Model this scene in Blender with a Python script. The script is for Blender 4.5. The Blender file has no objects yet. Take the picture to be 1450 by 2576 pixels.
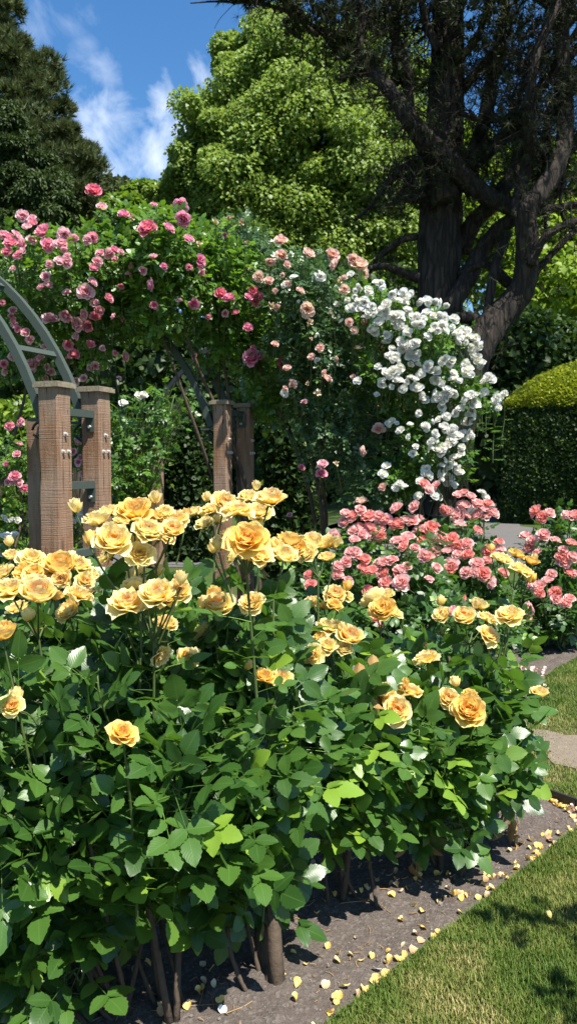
import bpy, math, random
import numpy as np
from mathutils import Matrix, Vector
R = np.random.default_rng(7)
random.seed(7)
C = bpy.context.scene.collection
F = 1983.0; CX, CY = 725.0, 1287.9
PITCH = math.radians(3.55); CAMH = 1.5
cp, sp = math.cos(PITCH), math.sin(PITCH)
AZ, EL = math.radians(40), math.radians(62)
SUN = np.array([math.sin(AZ)*math.cos(EL), -math.cos(AZ)*math.cos(EL), math.sin(EL)])
UP = np.array([0, 0, 1.0])

def ray(u, v):
    xc, yc = (u-CX)/F, (CY-v)/F
    return np.array([xc, cp+yc*sp, -sp+yc*cp])
def P(u, v, d):
    r = ray(u, v); return np.array([0, 0, CAMH]) + r*(d/r[1])
def G(u, v, z=0.0):
    r = ray(u, v); return np.array([0, 0, CAMH]) + r*((z-CAMH)/r[2])
def unit(a):
    a = np.asarray(a, float); return a/np.maximum(np.linalg.norm(a, axis=-1, keepdims=True), 1e-9)
def rdir(n):
    return unit(R.normal(size=(n, 3)))

# ---------------------------------------------------------------- mesh collection
class Geo:
    def __init__(s): s.v=[]; s.q=[]; s.t=[]; s.a=[]; s.n=0; s.mi=[]
    def add(s, v, q=None, t=None, a=None):
        v = np.asarray(v, float).reshape(-1, 3)
        if a is None: a = np.zeros((len(v), 3))
        if q is not None and len(q): s.q.append(np.asarray(q, np.int64)+s.n)
        if t is not None and len(t): s.t.append(np.asarray(t, np.int64)+s.n)
        s.v.append(v); s.a.append(np.asarray(a, float)); s.n += len(v)
    def arrays(s):
        v = np.concatenate(s.v); a = np.concatenate(s.a)
        q = np.concatenate(s.q) if s.q else np.zeros((0, 4), np.int64)
        t = np.concatenate(s.t) if s.t else np.zeros((0, 3), np.int64)
        return v, q, t, a
    def mesh(s, name, mat, smooth=True, origin=None):
        v, q, t, a = s.arrays()
        if origin is not None: v = v-np.asarray(origin)
        m = bpy.data.meshes.new(name)
        m.vertices.add(len(v)); m.vertices.foreach_set('co', v.astype(np.float32).ravel())
        nl = q.size+t.size
        m.loops.add(nl)
        m.loops.foreach_set('vertex_index', np.concatenate([q.ravel(), t.ravel()]).astype(np.int32))
        m.polygons.add(len(q)+len(t))
        ls = np.concatenate([np.arange(len(q))*4, q.size+np.arange(len(t))*3]).astype(np.int32)
        m.polygons.foreach_set('loop_start', ls)
        m.polygons.foreach_set('use_smooth', np.full(len(ls), smooth, dtype=bool))
        m.update(calc_edges=True)
        at = m.attributes.new('luv', 'FLOAT_VECTOR', 'POINT')
        at.data.foreach_set('vector', a.astype(np.float32).ravel())
        m.validate()
        m.materials.append(mat)
        return m
    def obj(s, name, mat, parent=None, smooth=True, origin=None):
        o = bpy.data.objects.new(name, s.mesh(name, mat, smooth, origin)); C.objects.link(o)
        if origin is not None: o.location = tuple(origin)
        if parent is not None: o.parent = parent
        return o
def spread(geo, tm, pos, M, rnd):
    """many copies of one template (v,q,t,a) into geo; M is Nx3x3 (columns = axes, scale included)"""
    v, q, t, a = tm; n = len(pos)
    if n == 0: return
    V = np.einsum('nij,kj->nki', M, v)+pos[:, None, :]
    A = np.repeat(a[None], n, 0).copy(); A[:, :, 2] = np.clip(A[:, :, 2]+rnd[:, None], 0, 1)
    off = (np.arange(n)*len(v))[:, None, None]
    geo.add(V.reshape(-1, 3), (q[None]+off).reshape(-1, 4) if len(q) else None,
            (t[None]+off).reshape(-1, 3) if len(t) else None, A.reshape(-1, 3))
def frames(o, n):
    y = unit(o); x = unit(np.cross(y, n)); z = np.cross(x, y)
    return np.stack([x, y, z], axis=-1)
def tube(geo, pts, rad, sides=6, a=None, cap=True, jag=0.0):
    pts = np.asarray(pts, float); rad = np.broadcast_to(np.asarray(rad, float), (len(pts),))
    T = unit(np.gradient(pts, axis=0))
    ref = np.array([0.13, 0.3, 1.0]) if abs(T[0][2]) < .85 else np.array([1.0, .2, 0.1])
    X = unit(np.cross(T, ref)); Y = np.cross(T, X)
    th = np.arange(sides)*2*math.pi/sides
    rr = rad[:, None]*(1+(R.uniform(-jag, jag, (len(pts), sides)) if jag else 0))
    V = pts[:, None, :]+(X[:, None, :]*np.cos(th)[None, :, None]+Y[:, None, :]*np.sin(th)[None, :, None])*rr[:, :, None]
    n = len(pts); i = np.arange(n-1)[:, None]*sides; j = np.arange(sides)[None, :]; k = (j+1) % sides
    q = np.stack([i+j, i+k, i+sides+k, i+sides+j], -1).reshape(-1, 4)
    A = np.zeros((n, sides, 3)); A[:, :, 1] = np.linspace(0, 1, n)[:, None]; A[:, :, 2] = random.random() if a is None else a
    V = V.reshape(-1, 3); A = A.reshape(-1, 3)
    t = []
    if cap:
        V = np.concatenate([V, pts[-1:], pts[:1]]); A = np.concatenate([A, A[-1:], A[:1]])
        b = (n-1)*sides
        t = [(b+x, b+(x+1) % sides, n*sides) for x in range(sides)]+[((x+1) % sides, x, n*sides+1) for x in range(sides)]
    geo.add(V, q, t, A)
def bez(p0, p1, p2, n):
    t = np.linspace(0, 1, n)[:, None]; return (1-t)**2*p0+2*t*(1-t)*p1+t*t*p2
def catmull(pts, k=4):
    p = np.asarray(pts, float); p = np.concatenate([[2*p[0]-p[1]], p, [2*p[-1]-p[-2]]]); out = []
    for i in range(1, len(p)-2):
        for s in range(k):
            t = s/k; a, b, c, d = p[i-1], p[i], p[i+1], p[i+2]
            out.append(.5*((2*b)+(c-a)*t+(2*a-5*b+4*c-d)*t*t+(3*b-a-3*c+d)*t**3))
    out.append(p[-2]); return np.array(out)
def box(geo, c, ax, h, bev=0.0):
    """box with centre c, axes ax (3x3 rows), half sizes h; chamfered vertical edges when bev"""
    c = np.asarray(c, float); ax = np.asarray(ax, float)
    if bev:
        hx, hy, hz = h; o = [(-hx+bev, -hy), (hx-bev, -hy), (hx, -hy+bev), (hx, hy-bev), (hx-bev, hy), (-hx+bev, hy), (-hx, hy-bev), (-hx, -hy+bev)]
        n = 8; v = [(x, y, -hz) for x, y in o]+[(x, y, hz) for x, y in o]
        q = [(i, (i+1) % n, n+(i+1) % n, n+i) for i in range(n)]
        q += [(8, 9, 10, 11), (8, 11, 12, 15), (12, 13, 14, 15), (3, 2, 1, 0), (7, 4, 3, 0), (7, 6, 5, 4)]
    else:
        v = [(sx*h[0], sy*h[1], sz*h[2]) for sz in (-1, 1) for sx, sy in ((-1, -1), (1, -1), (1, 1), (-1, 1))]
        q = [(0, 3, 2, 1), (4, 5, 6, 7), (0, 1, 5, 4), (1, 2, 6, 5), (2, 3, 7, 6), (3, 0, 4, 7)]
    geo.add(np.asarray(v) @ ax+c, q)
def empty(name, loc, label, cat, group=None, kind=None):
    o = bpy.data.objects.new(name, None); o.empty_display_size = .1; C.objects.link(o); o.location = tuple(loc)
    return tag(o, label, cat, group, kind)
def tag(o, label=None, cat=None, group=None, kind=None):
    for k, v in (('label', label), ('category', cat), ('group', group), ('kind', kind)):
        if v: o[k] = v
    return o
def under(o, root):                       # parent keeping world placement (roots are unrotated, unscaled)
    o.parent = root; o.location = Vector(o.location)-Vector(root.location); return o

# ---------------------------------------------------------------- materials
class N:
    def __init__(s, name):
        s.m = bpy.data.materials.new(name); s.m.use_nodes = True; s.t = s.m.node_tree; s.t.nodes.clear()
        s.out = s.t.nodes.new('ShaderNodeOutputMaterial')
    def n(s, typ, **kw):
        x = s.t.nodes.new('ShaderNode'+typ)
        for k, v in kw.items():
            if k in x.bl_rna.properties: setattr(x, k, v)
            else: x.inputs[k].default_value = v
        return x
    def l(s, a, b): s.t.links.new(a, b)
    def math(s, op, a, b=None, c=None, clamp=False):
        x = s.t.nodes.new('ShaderNodeMath'); x.operation = op; x.use_clamp = clamp
        for i, k in enumerate((a, b, c)):
            if k is None: continue
            if isinstance(k, (int, float)): x.inputs[i].default_value = k
            else: s.l(k, x.inputs[i])
        return x.outputs[0]
    def ramp(s, f, stops):
        x = s.t.nodes.new('ShaderNodeValToRGB'); e = x.color_ramp.elements
        while len(e) < len(stops): e.new(.5)
        for k, (p, c) in zip(e, stops): k.position = p; k.color = (*c, 1)
        s.l(f, x.inputs[0]); return x.outputs[0]
    def mix(s, f, a, b, mode='MIX'):
        x = s.t.nodes.new('ShaderNodeMix'); x.data_type = 'RGBA'; x.blend_type = mode
        for k, i in ((f, 0), (a, 6), (b, 7)):
            if isinstance(k, (int, float)): x.inputs[i].default_value = k
            elif isinstance(k, tuple): x.inputs[i].default_value = (*k, 1)
            else: s.l(k, x.inputs[i])
        return x.outputs[2]
    def luv(s):
        a = s.n('Attribute', attribute_name='luv'); p = s.n('SeparateXYZ'); s.l(a.outputs['Vector'], p.inputs[0]); return p.outputs
    def noise(s, scale, detail=4, rough=.6, vec=None, dist=0):
        x = s.n('TexNoise', Scale=scale, Detail=detail, Roughness=rough, Distortion=dist)
        if vec is not None: s.l(vec, x.inputs['Vector'])
        return x.outputs['Fac']
    def bump(s, h, strength=.3, dist=.01):
        b = s.n('Bump', Strength=strength, Distance=dist); s.l(h, b.inputs['Height']); return b.outputs[0]
    def pbr(s, col, rough=.6, spec=.5, nrm=None, metal=0.0):
        x = s.n('BsdfPrincipled', Roughness=rough, Metallic=metal); x.inputs['Specular IOR Level'].default_value = spec
        if isinstance(col, tuple): x.inputs['Base Color'].default_value = (*col, 1)
        else: s.l(col, x.inputs['Base Color'])
        if nrm is not None: s.l(nrm, x.inputs['Normal'])
        return x
    def end(s, sh): s.l(sh.outputs[0], s.out.inputs[0]); return s.m
    def pos(s, sc=(1, 1, 1)):
        t = s.n('TexCoord'); m = s.n('Mapping'); m.inputs['Scale'].default_value = sc
        s.l(t.outputs['Object'], m.inputs[0]); return m.outputs[0]

def leafmat(name, dark, mid, young, trans, rough=.4, spec=.5, tf=.3, vein=True, bumpk=.5):
    n = N(name); u, v, r = n.luv()
    col = n.ramp(r, [(0, dark), (.6, mid), (.9, mid), (1, young)])
    nrm = None
    if vein:
        au = n.math('ABSOLUTE', u)
        rib = n.math('SUBTRACT', 1.0, n.math('DIVIDE', au, .07), clamp=True)
        w = n.math('SINE', n.math('MULTIPLY', n.math('SUBTRACT', v, n.math('MULTIPLY', au, .3)), 56))
        w = n.math('MULTIPLY', w, .5)
        vl = n.math('GREATER_THAN', w, .46)
        vl = n.math('MULTIPLY', vl, .06)
        col = n.mix(n.math('ADD', n.math('MULTIPLY', rib, .3), vl, clamp=True), col, tuple(min(1, 1.9*c+.02) for c in mid))
        nrm = n.bump(n.math('ADD', w, n.math('MULTIPLY', rib, -.7)), bumpk*1.3, .001)
    p = n.pbr(col, rough, spec, nrm)
    if tf:
        t = n.n('BsdfTranslucent'); n.l(n.mix(.75, col, trans), t.inputs[0])
        if nrm is not None: n.l(nrm, t.inputs['Normal'])
        mx = n.n('MixShader', Fac=tf); n.l(p.outputs[0], mx.inputs[1]); n.l(t.outputs[0], mx.inputs[2]); p = mx
    return n.end(p)
def petalmat(name, inner, midc, outer, edge, alt, tf=.3):
    """luv = (0 centre petals .. 1 outer petals, 0 base .. 1 tip, random)"""
    n = N(name); t, v, r = n.luv()
    oi = n.n('ObjectInfo')
    tt = n.math('ADD', t, n.math('MULTIPLY', n.math('SUBTRACT', oi.outputs['Random'], .5), .5), clamp=True)
    col = n.ramp(tt, [(0, inner), (.45, midc), (1, outer)])
    e = n.n('MapRange', interpolation_type='SMOOTHSTEP'); n.l(v, e.inputs[0]); e.inputs[1].default_value = .55; e.inputs[2].default_value = 1.0
    col = n.mix(n.math('MULTIPLY', e.outputs[0], .75), col, edge)
    b = n.n('MapRange'); n.l(v, b.inputs[0]); b.inputs[1].default_value = .5; b.inputs[2].default_value = 0.0
    col = n.mix(n.math('MULTIPLY', b.outputs[0], .6), col, inner)
    wn = n.n('TexWhiteNoise', noise_dimensions='1D'); n.l(oi.outputs['Random'], wn.inputs['W'])
    pick = n.math('MULTIPLY', n.math('GREATER_THAN', wn.outputs['Value'], .72), .5)
    col = n.mix(pick, col, alt)
    nz = n.noise(9, 3, .6, n.pos((1, 1, 1)))
    p = n.pbr(col, .55, .25, n.bump(nz, .25, .08))
    tr = n.n('BsdfTranslucent'); n.l(col, tr.inputs[0])
    mx = n.n('MixShader', Fac=tf); n.l(p.outputs[0], mx.inputs[1]); n.l(tr.outputs[0], mx.inputs[2])
    return n.end(mx)
def barkmat(name, a, b, scale=6, bump=.8, zs=.18):
    n = N(name); vec = n.pos((1, 1, zs))
    vo = n.n('TexVoronoi', Scale=scale, feature='DISTANCE_TO_EDGE'); 
    ns = n.noise(scale*.8, 5, .65, vec)
    mv = n.n('VectorMath', operation='ADD'); n.l(vec, mv.inputs[0]); sc = n.n('VectorMath', operation='SCALE'); sc.inputs['Scale'].default_value = .25
    tx = n.n('TexNoise', Scale=scale*1.3); n.l(vec, tx.inputs['Vector']); n.l(tx.outputs['Color'], sc.inputs[0]); n.l(sc.outputs[0], mv.inputs[1]); n.l(mv.outputs[0], vo.inputs['Vector'])
    h = n.math('MULTIPLY', vo.outputs['Distance'], 3.0, clamp=True)
    col = n.mix(n.math('ADD', n.math('MULTIPLY', h, .6), n.math('MULTIPLY', ns, .5), clamp=True), a, b)
    return n.end(n.pbr(col, .9, .15, n.bump(n.math('ADD', h, ns), bump, .05)))
def plain(name, col, rough=.6, spec=.4, var=.25, scale=8, bump=.2):
    n = N(name); ns = n.noise(scale, 5, .65, n.pos())
    c = n.mix(ns, tuple(x*(1-var) for x in col), tuple(min(1, x*(1+var)) for x in col))
    return n.end(n.pbr(c, rough, spec, n.bump(ns, bump, .01)))

M = {}
M['leaf_y'] = leafmat('yellow_rose_leaf', (.02, .058, .011), (.054, .122, .02), (.17, .28, .03), (.2, .43, .035), .36, .5, .25, True, .1)
M['leaf_p'] = leafmat('pink_rose_leaf', (.022, .06, .013), (.046, .115, .02), (.14, .26, .025), (.18, .4, .03), .42, .5, .26, True, .1)
M['leaf_c'] = leafmat('climber_leaf', (.035, .09, .012), (.085, .18, .02), (.19, .3, .03), (.26, .5, .03), .4, .5, .32, False)
M['leaf_d'] = leafmat('dark_climber_leaf', (.028, .066, .026), (.062, .125, .044), (.11, .19, .04), (.16, .32, .06), .36, .55, .25, False)
M['leaf_w'] = leafmat('white_climber_leaf', (.03, .08, .012), (.07, .165, .02), (.15, .27, .03), (.23, .46, .03), .4, .5, .3, False)
M['leaf_lime'] = leafmat('lime_leaf', (.1, .165, .028), (.195, .285, .048), (.28, .36, .065), (.38, .52, .075), .5, .35, .33, False)
M['leaf_light'] = leafmat('pale_tree_leaf', (.11, .18, .016), (.2, .3, .03), (.3, .4, .04), (.42, .6, .05), .5, .35, .35, False)
M['leaf_pine'] = leafmat('pine_needle', (.018, .026, .008), (.04, .05, .018), (.075, .08, .03), (.06, .08, .02), .6, .25, .1, False)
M['leaf_con'] = leafmat('conifer_needle', (.036, .056, .018), (.08, .108, .036), (.13, .15, .055), (.14, .17, .04), .6, .25, .18, False)
M['leaf_cyp'] = leafmat('cypress_spray', (.018, .036, .008), (.04, .07, .014), (.07, .1, .02), (.08, .13, .02), .6, .25, .15, False)
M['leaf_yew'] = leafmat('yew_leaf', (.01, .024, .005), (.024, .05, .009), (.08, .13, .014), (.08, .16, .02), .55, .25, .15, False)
M['leaf_hedge_sunlit'] = leafmat('hedge_leaf_sunlit', (.13, .16, .01), (.28, .32, .02), (.4, .4, .03), (.5, .6, .03), .5, .3, .3, False)  # hedge top only: leaves tinted golden to paint the sunlight on it
M['leaf_shrub'] = leafmat('shrub_leaf', (.055, .1, .013), (.12, .2, .02), (.22, .3, .035), (.3, .5, .03), .45, .4, .3, False)
M['leaf_wood'] = leafmat('woodland_leaf', (.016, .035, .008), (.035, .07, .012), (.09, .14, .02), (.1, .2, .02), .5, .3, .2, False)
M['leaf_dry'] = leafmat('withered_leaf', (.2, .11, .04), (.36, .22, .08), (.45, .3, .12), (.45, .28, .1), .7, .2, .2)
M['stem'] = plain('green_stem', (.055, .085, .022), .5, .4, .4, 30)
M['cane'] = plain('old_cane', (.075, .055, .038), .85, .2, .5, 40, .6)
M['calyx'] = plain('calyx_green', (.06, .11, .03), .5, .3, .3, 20)
M['pet_y'] = petalmat('yellow_petal', (.94, .46, .035), (.95, .68, .13), (.96, .8, .32), (.96, .88, .53), (.94, .58, .07), .43)
M['pet_p'] = petalmat('salmon_pink_petal', (.9, .27, .22), (.92, .44, .4), (.93, .57, .54), (.94, .71, .68), (.9, .28, .2), .44)
M['pet_c'] = petalmat('rose_pink_petal', (.84, .19, .29), (.88, .36, .44), (.9, .53, .58), (.92, .7, .72), (.85, .2, .34), .36)
M['pet_h'] = petalmat('hot_pink_petal', (.76, .08, .24), (.82, .14, .34), (.85, .28, .46), (.9, .55, .65), (.82, .17, .2), .35)
M['pet_a'] = petalmat('apricot_pink_petal', (.84, .36, .2), (.87, .5, .38), (.89, .6, .53), (.9, .72, .66), (.88, .74, .58), .35)
M['pet_w'] = petalmat('white_petal', (.86, .8, .55), (.88, .87, .78), (.89, .89, .86), (.9, .9, .88), (.88, .87, .8), .3)
M['pet_fall'] = petalmat('fallen_yellow_petal', (.8, .5, .08), (.82, .56, .14), (.82, .62, .24), (.82, .66, .3), (.62, .36, .08), .2)
M['pet_fallp'] = petalmat('fallen_pink_petal', (.75, .4, .32), (.8, .55, .46), (.8, .6, .52), (.82, .68, .6), (.7, .5, .36), .2)
M['pet_fallw'] = petalmat('fallen_white_petal', (.8, .8, .74), (.82, .82, .78), (.83, .83, .8), (.84, .84, .82), (.8, .8, .7), .2)
M['pet_dead'] = petalmat('spent_petal', (.4, .24, .1), (.55, .38, .2), (.62, .5, .32), (.66, .55, .4), (.4, .22, .1), .2)
M['bark'] = barkmat('pine_bark', (.009, .008, .007), (.062, .05, .04), 5, 1.0)
M['bark2'] = barkmat('tree_bark', (.02, .017, .013), (.1, .085, .065), 6, .8)
M['iron'] = plain('grey_green_painted_steel', (.05, .066, .055), .6, .25, .14, 30, .08)
M['iron_dark'] = plain('dark_steel', (.02, .022, .022), .5, .4, .2, 30, .1)
M['bolt'] = plain('zinc_bolt', (.4, .37, .33), .5, .4, .3, 60)
M['stone'] = plain('grey_grit', (.17, .145, .125), .9, .2, .5, 90)

def woodmat():
    n = N('weathered_post_timber')
    g = n.noise(4, 6, .7, n.pos((9, 9, .7)), .6)
    saw = n.noise(3, 3, .6, n.pos((1.2, 1.2, 55)))
    big = n.noise(2.2, 3, .5, n.pos((2, 2, .8)))
    col = n.ramp(g, [(.25, (.115, .06, .032)), (.5, (.22, .122, .068)), (.75, (.3, .195, .125))])
    col = n.mix(n.math('MULTIPLY', n.math('SUBTRACT', saw, .4, clamp=True), 1.1, clamp=True), col, (.13, .08, .05))
    col = n.mix(n.math('MULTIPLY', n.math('SUBTRACT', big, .45, clamp=True), 2.2, clamp=True), col, (.3, .25, .2))
    cr = n.noise(3.2, 2, .5, n.pos((16, 16, .5)))
    col = n.mix(n.math('GREATER_THAN', cr, .665), col, (.04, .026, .017))
    vo = n.n('TexVoronoi', Scale=2.6); n.l(n.pos((2.4, 2.4, .9)), vo.inputs['Vector'])
    kn = n.math('SUBTRACT', 1, n.math('MULTIPLY', vo.outputs['Distance'], 6.5), clamp=True)
    col = n.mix(n.math('MULTIPLY', kn, .8), col, (.06, .035, .022))
    return n.end(n.pbr(col, .85, .2, n.bump(n.math('ADD', n.math('ADD', g, saw), n.math('MULTIPLY', cr, -.6)), .45, .012)))
M['wood'] = woodmat()
def capmat():
    n = N('lichened_cap_timber'); g = n.noise(14, 5, .7, n.pos((3, 1, 1))); s = n.noise(26, 4, .6, n.pos())
    col = n.ramp(g, [(.3, (.12, .1, .07)), (.6, (.25, .21, .15))]); col = n.mix(n.math('MULTIPLY', n.math('SUBTRACT', s, .5, clamp=True), 3, clamp=True), col, (.26, .25, .15))
    return n.end(n.pbr(col, .9, .15, n.bump(g, .4, .01)))
M['cap'] = capmat()
def soilmat():
    n = N('bare_soil'); p = n.pos()
    a = n.noise(3, 5, .6, p); b = n.noise(60, 6, .75, p); c = n.noise(240, 4, .7, p)
    vo = n.n('TexVoronoi', Scale=110); n.l(p, vo.inputs['Vector'])
    col = n.ramp(b, [(.3, (.058, .046, .039)), (.52, (.11, .09, .076)), (.75, (.175, .148, .126))])
    col = n.mix(n.math('MULTIPLY', a, .6), col, (.104, .086, .073))
    sep = n.n('SeparateColor'); n.l(vo.outputs['Color'], sep.inputs[0])
    col = n.mix(n.math('MULTIPLY', n.math('GREATER_THAN', sep.outputs[0], .83), .7), col, (.16, .14, .122))
    return n.end(n.pbr(col, .95, .15, n.bump(n.math('ADD', n.math('MULTIPLY', b, 1.4), n.math('ADD', c, vo.outputs['Distance'])), .6, .01)))
M['soil'] = soilmat()
def turfmat():
    n = N('turf'); p = n.pos(); a = n.noise(2.2, 4, .6, p); b = n.noise(90, 5, .7, p)
    col = n.mix(a, (.08, .11, .025), (.17, .16, .06)); col = n.mix(b, tuple([.03, .035, .012]), col)
    return n.end(n.pbr(col, .95, .1, n.bump(b, .8, .02)))
M['turf'] = turfmat()
def bladesmat():
    n = N('grass_blades'); u, v, r = n.luv()
    col = n.ramp(r, [(0, (.07, .13, .016)), (.4, (.145, .2, .033)), (.66, (.27, .255, .08)), (.84, (.38, .32, .13)), (1, (.48, .4, .2))])
    p = n.pbr(col, .6, .25); t = n.n('BsdfTranslucent'); n.l(col, t.inputs[0]); mx = n.n('MixShader', Fac=.3)
    n.l(p.outputs[0], mx.inputs[1]); n.l(t.outputs[0], mx.inputs[2]); return n.end(mx)
M['blade'] = bladesmat()
def gravelmat():
    n = N('path_gravel'); p = n.pos(); a = n.noise(1.5, 4, .6, p); b = n.noise(45, 6, .8, p)
    col = n.mix(b, (.06, .058, .055), (.15, .142, .135)); col = n.mix(n.math('MULTIPLY', a, .4), col, (.17, .155, .14))
    return n.end(n.pbr(col, .95, .15, n.bump(b, .6, .02)))
M['gravel'] = gravelmat()
M['earth'] = plain('far_ground', (.045, .07, .018), .95, .1, .4, 1.5)

# ---------------------------------------------------------------- leaf, bloom templates
def leaflet(L, W, nu=5, nv=7, fold=.22, droop=.25, ser=.0):
    u = np.linspace(-1, 1, nu); v = np.linspace(0, 1, nv)
    U, V = np.meshgrid(u, v)
    w = W*.5*np.maximum(np.sin(math.pi*np.clip(V, 0, 1)**.82), 0)**.72*(1-.12*V)
    w = np.maximum(w, W*.012)
    if ser:
        k = np.where(np.arange(nv) % 2 == 0, 1-ser, 1+ser*.4)[:, None]; w = np.where(abs(U) > .99, w*k, w)
    x = U*w; y = V*L
    dr = droop*random.uniform(.6, 1.4)
    z = fold*abs(x)-dr*L*V**2*.6+.012*L*np.sin(V*9+U*3+random.random()*6)*abs(U)
    v3 = np.stack([x, y, z], -1).reshape(-1, 3)
    i = np.arange(nv-1)[:, None]*nu+np.arange(nu-1)[None]
    q = np.stack([i, i+1, i+nu+1, i+nu], -1).reshape(-1, 4)
    a = np.stack([U, V, U*0], -1).reshape(-1, 3)
    return v3, q, a
def rotz(v, a): c, s = math.cos(a), math.sin(a); return v @ np.array([[c, s, 0], [-s, c, 0], [0, 0, 1]])
def roty(v, a): c, s = math.cos(a), math.sin(a); return v @ np.array([[c, 0, -s], [0, 1, 0], [s, 0, c]])
def compound(nu, nv, pairs=2, ser=0., wide=.76):
    """a rose leaf of length 1 along +Y, upper side +Z"""
    g = Geo()
    ys = [.98*x for x in ([.62] if pairs == 1 else [.34, .66])]
    rach = lambda y: np.array([0, y, -.14*y*y])
    for s, y0 in [(0, .72)]+[(sg, y) for y in ys for sg in (-1, 1)]:
        L = (.44 if s == 0 else (.37 if y0 > .5 else .3))*random.uniform(.88, 1.12)
        v, q, a = leaflet(L, L*wide*random.uniform(.9, 1.1), nu, nv, random.uniform(.04, .18), random.uniform(.08, .3), ser)
        v = roty(v, random.uniform(-.13, .13)+s*.1)
        v = rotz(v, -s*random.uniform(.95, 1.3)+random.uniform(-.12, .12))
        a[:, 2] = random.uniform(-.12, .12); g.add(v+rach(y0+.02), q, None, a)
    tube(g, [rach(y) for y in np.linspace(-.02, .74, 4)], [.012, .009, .007, .005], 3, .3, False)
    return g.arrays()
LEAF_HI = [compound(5, 13, 1 if i % 2 == 0 else 2, .09) for i in range(7)]
LEAF_MID = [compound(3, 5, 2) for i in range(6)]
LEAF_LO = [compound(3, 4, 2, 0, .66) for i in range(6)]

def petal(theta, Lp, W, flare, cup, nu, nv, ruf, t, a0=None):
    ph = random.random()*6.3
    u = np.linspace(-1, 1, nu); vv = np.linspace(0, 1, nv)
    U, V = np.meshgrid(u, vv)
    fine = np.linspace(0, 1, 25); ang = (theta*(.45+.55*fine) if a0 is None else a0+(theta-a0)*fine**.75)+flare*fine**4
    rr = np.concatenate([[0], np.cumsum(np.sin(ang[:-1]))])/24*Lp; zz = np.concatenate([[0], np.cumsum(np.cos(ang[:-1]))])/24*Lp
    Ve = V*(1-.13*U*U+.02*np.sin(U*6+ph))
    r = np.interp(Ve, fine, rr)+.03; z = np.interp(Ve, fine, zz); an = np.interp(Ve, fine, ang)
    w = W*.5*np.sin(np.clip(V*.98+.02,0,1)**.8*2.25)+.012
    x = U*w
    c = cup*(U*U)*w*1.1
    r2 = r-c*np.cos(an); z2 = z+c*np.sin(an)
    rf = ruf*np.sin(U*5.5+ph+V*2)*V**3
    r2 = r2+rf*np.cos(an); z2 = z2+rf*.6
    v3 = np.stack([x, r2, z2], -1).reshape(-1, 3)
    i = np.arange(nv-1)[:, None]*nu+np.arange(nu-1)[None]
    q = np.stack([i, i+1, i+nu+1, i+nu], -1).reshape(-1, 4)
    a = np.stack([U*0+t, V, U*0+random.random()], -1).reshape(-1, 3)
    return v3, q, a
def bloom(n, maxth, nu=5, nv=5, ruf=.06, inner=.5, flare=.7, wide=.95, thin=1.0):
    """rosette with its axis along +Z and radius 1"""
    g = Geo(); rot = random.random()*6.3
    for i in range(n):
        t = (i+.5)/n
        th = math.radians(-18+(maxth+2)*t**.8+random.uniform(-9, 9)); a0 = math.radians(38+62*t)
        Lp = (inner+(1-inner)*t**.75)*random.uniform(.92, 1.06)
        v, q, a = petal(th, Lp, Lp*wide*random.uniform(.85, 1.1)*(.8+.3*t)*thin, flare*t*t*random.uniform(.4, 1.2), .75-.35*t, nu, nv, ruf*(.5+t), t, a0)
        v = v+[0, 0, -.12*t]
        g.add(rotz(v, rot+i*2.399+random.uniform(-.2, .2)), q, None, a)
    v, q, t, a = g.arrays()
    r = np.percentile(np.hypot(v[:, 0], v[:, 1]), 95); v = v/r*[1, 1, 1.12]
    v[:, 2] -= np.percentile(v[:, 2], 45)
    return v, q, t, a
def mesh_of(tm, name, mat):
    g = Geo(); g.add(*tm); return g.mesh(name, mat)
BL = {}
BL['y'] = [mesh_of(bloom(n, th, 7, 7, rf, inn, fl, wd), 'yellow_rose_bloom', M['pet_y']) for n, th, rf, inn, fl, wd in
           ((28, 82, .07, .45, .8, 1.1), (30, 70, .08, .5, .9, 1.12), (25, 92, .08, .38, .6, 1.08), (22, 60, .07, .55, 1.1, 1.1), (18, 54, .06, .62, 1.2, 1.15), (28, 82, .12, .45, .9, 1.0),
            (18, 46, .05, .7, .9, 1.2), (22, 98, .09, .36, .4, 1.05), (26, 74, .09, .5, 1.1, 1.08))]
BL['yb'] = [mesh_of(bloom(11, 30, 5, 5, .03, .75, .3), 'yellow_rose_bud', M['pet_y']) for _ in range(2)]
for k, mname, mat in (('p', 'pink_rose_bloom', 'pet_p'), ('c', 'climbing_pink_bloom', 'pet_c'), ('h', 'hot_pink_bloom', 'pet_h'), ('a', 'apricot_bloom', 'pet_a')):
    BL[k] = [mesh_of(bloom(n, th, 5, 4, .07, inn, .7), mname, M[mat]) for n, th, inn in ((24, 80, .55), (28, 72, .6), (20, 88, .5), (26, 66, .6))]
BL['w'] = [mesh_of(bloom(n, th, 5, 4, .05, inn, .6, 1.15), 'white_rose_bloom', M['pet_w']) for n, th, inn in ((15, 86, .5), (18, 75, .55), (13, 92, .45))]
BL['s'] = [mesh_of(bloom(9, 92, 4, 4, .12, .5, .8, .6), 'spent_rose_bloom', M['pet_dead']) for _ in range(2)]
def calyx_mesh():
    g = Geo(); tube(g, [(0, 0, -.62), (0, 0, -.5), (0, 0, -.36), (0, 0, -.2)], [.05, .12, .15, .16], 7, .5)
    for i in range(5):
        v, q, a = leaflet(.62, .17, 3, 4, .2, .1); v = v+[0, .13, 0]; v[:, 2] += -.3-.35*(v[:, 1]-.13)
        g.add(rotz(v, i*1.2566), q, None, a)
    return g.mesh('calyx', M['calyx'])
CALYX = calyx_mesh()

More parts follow.
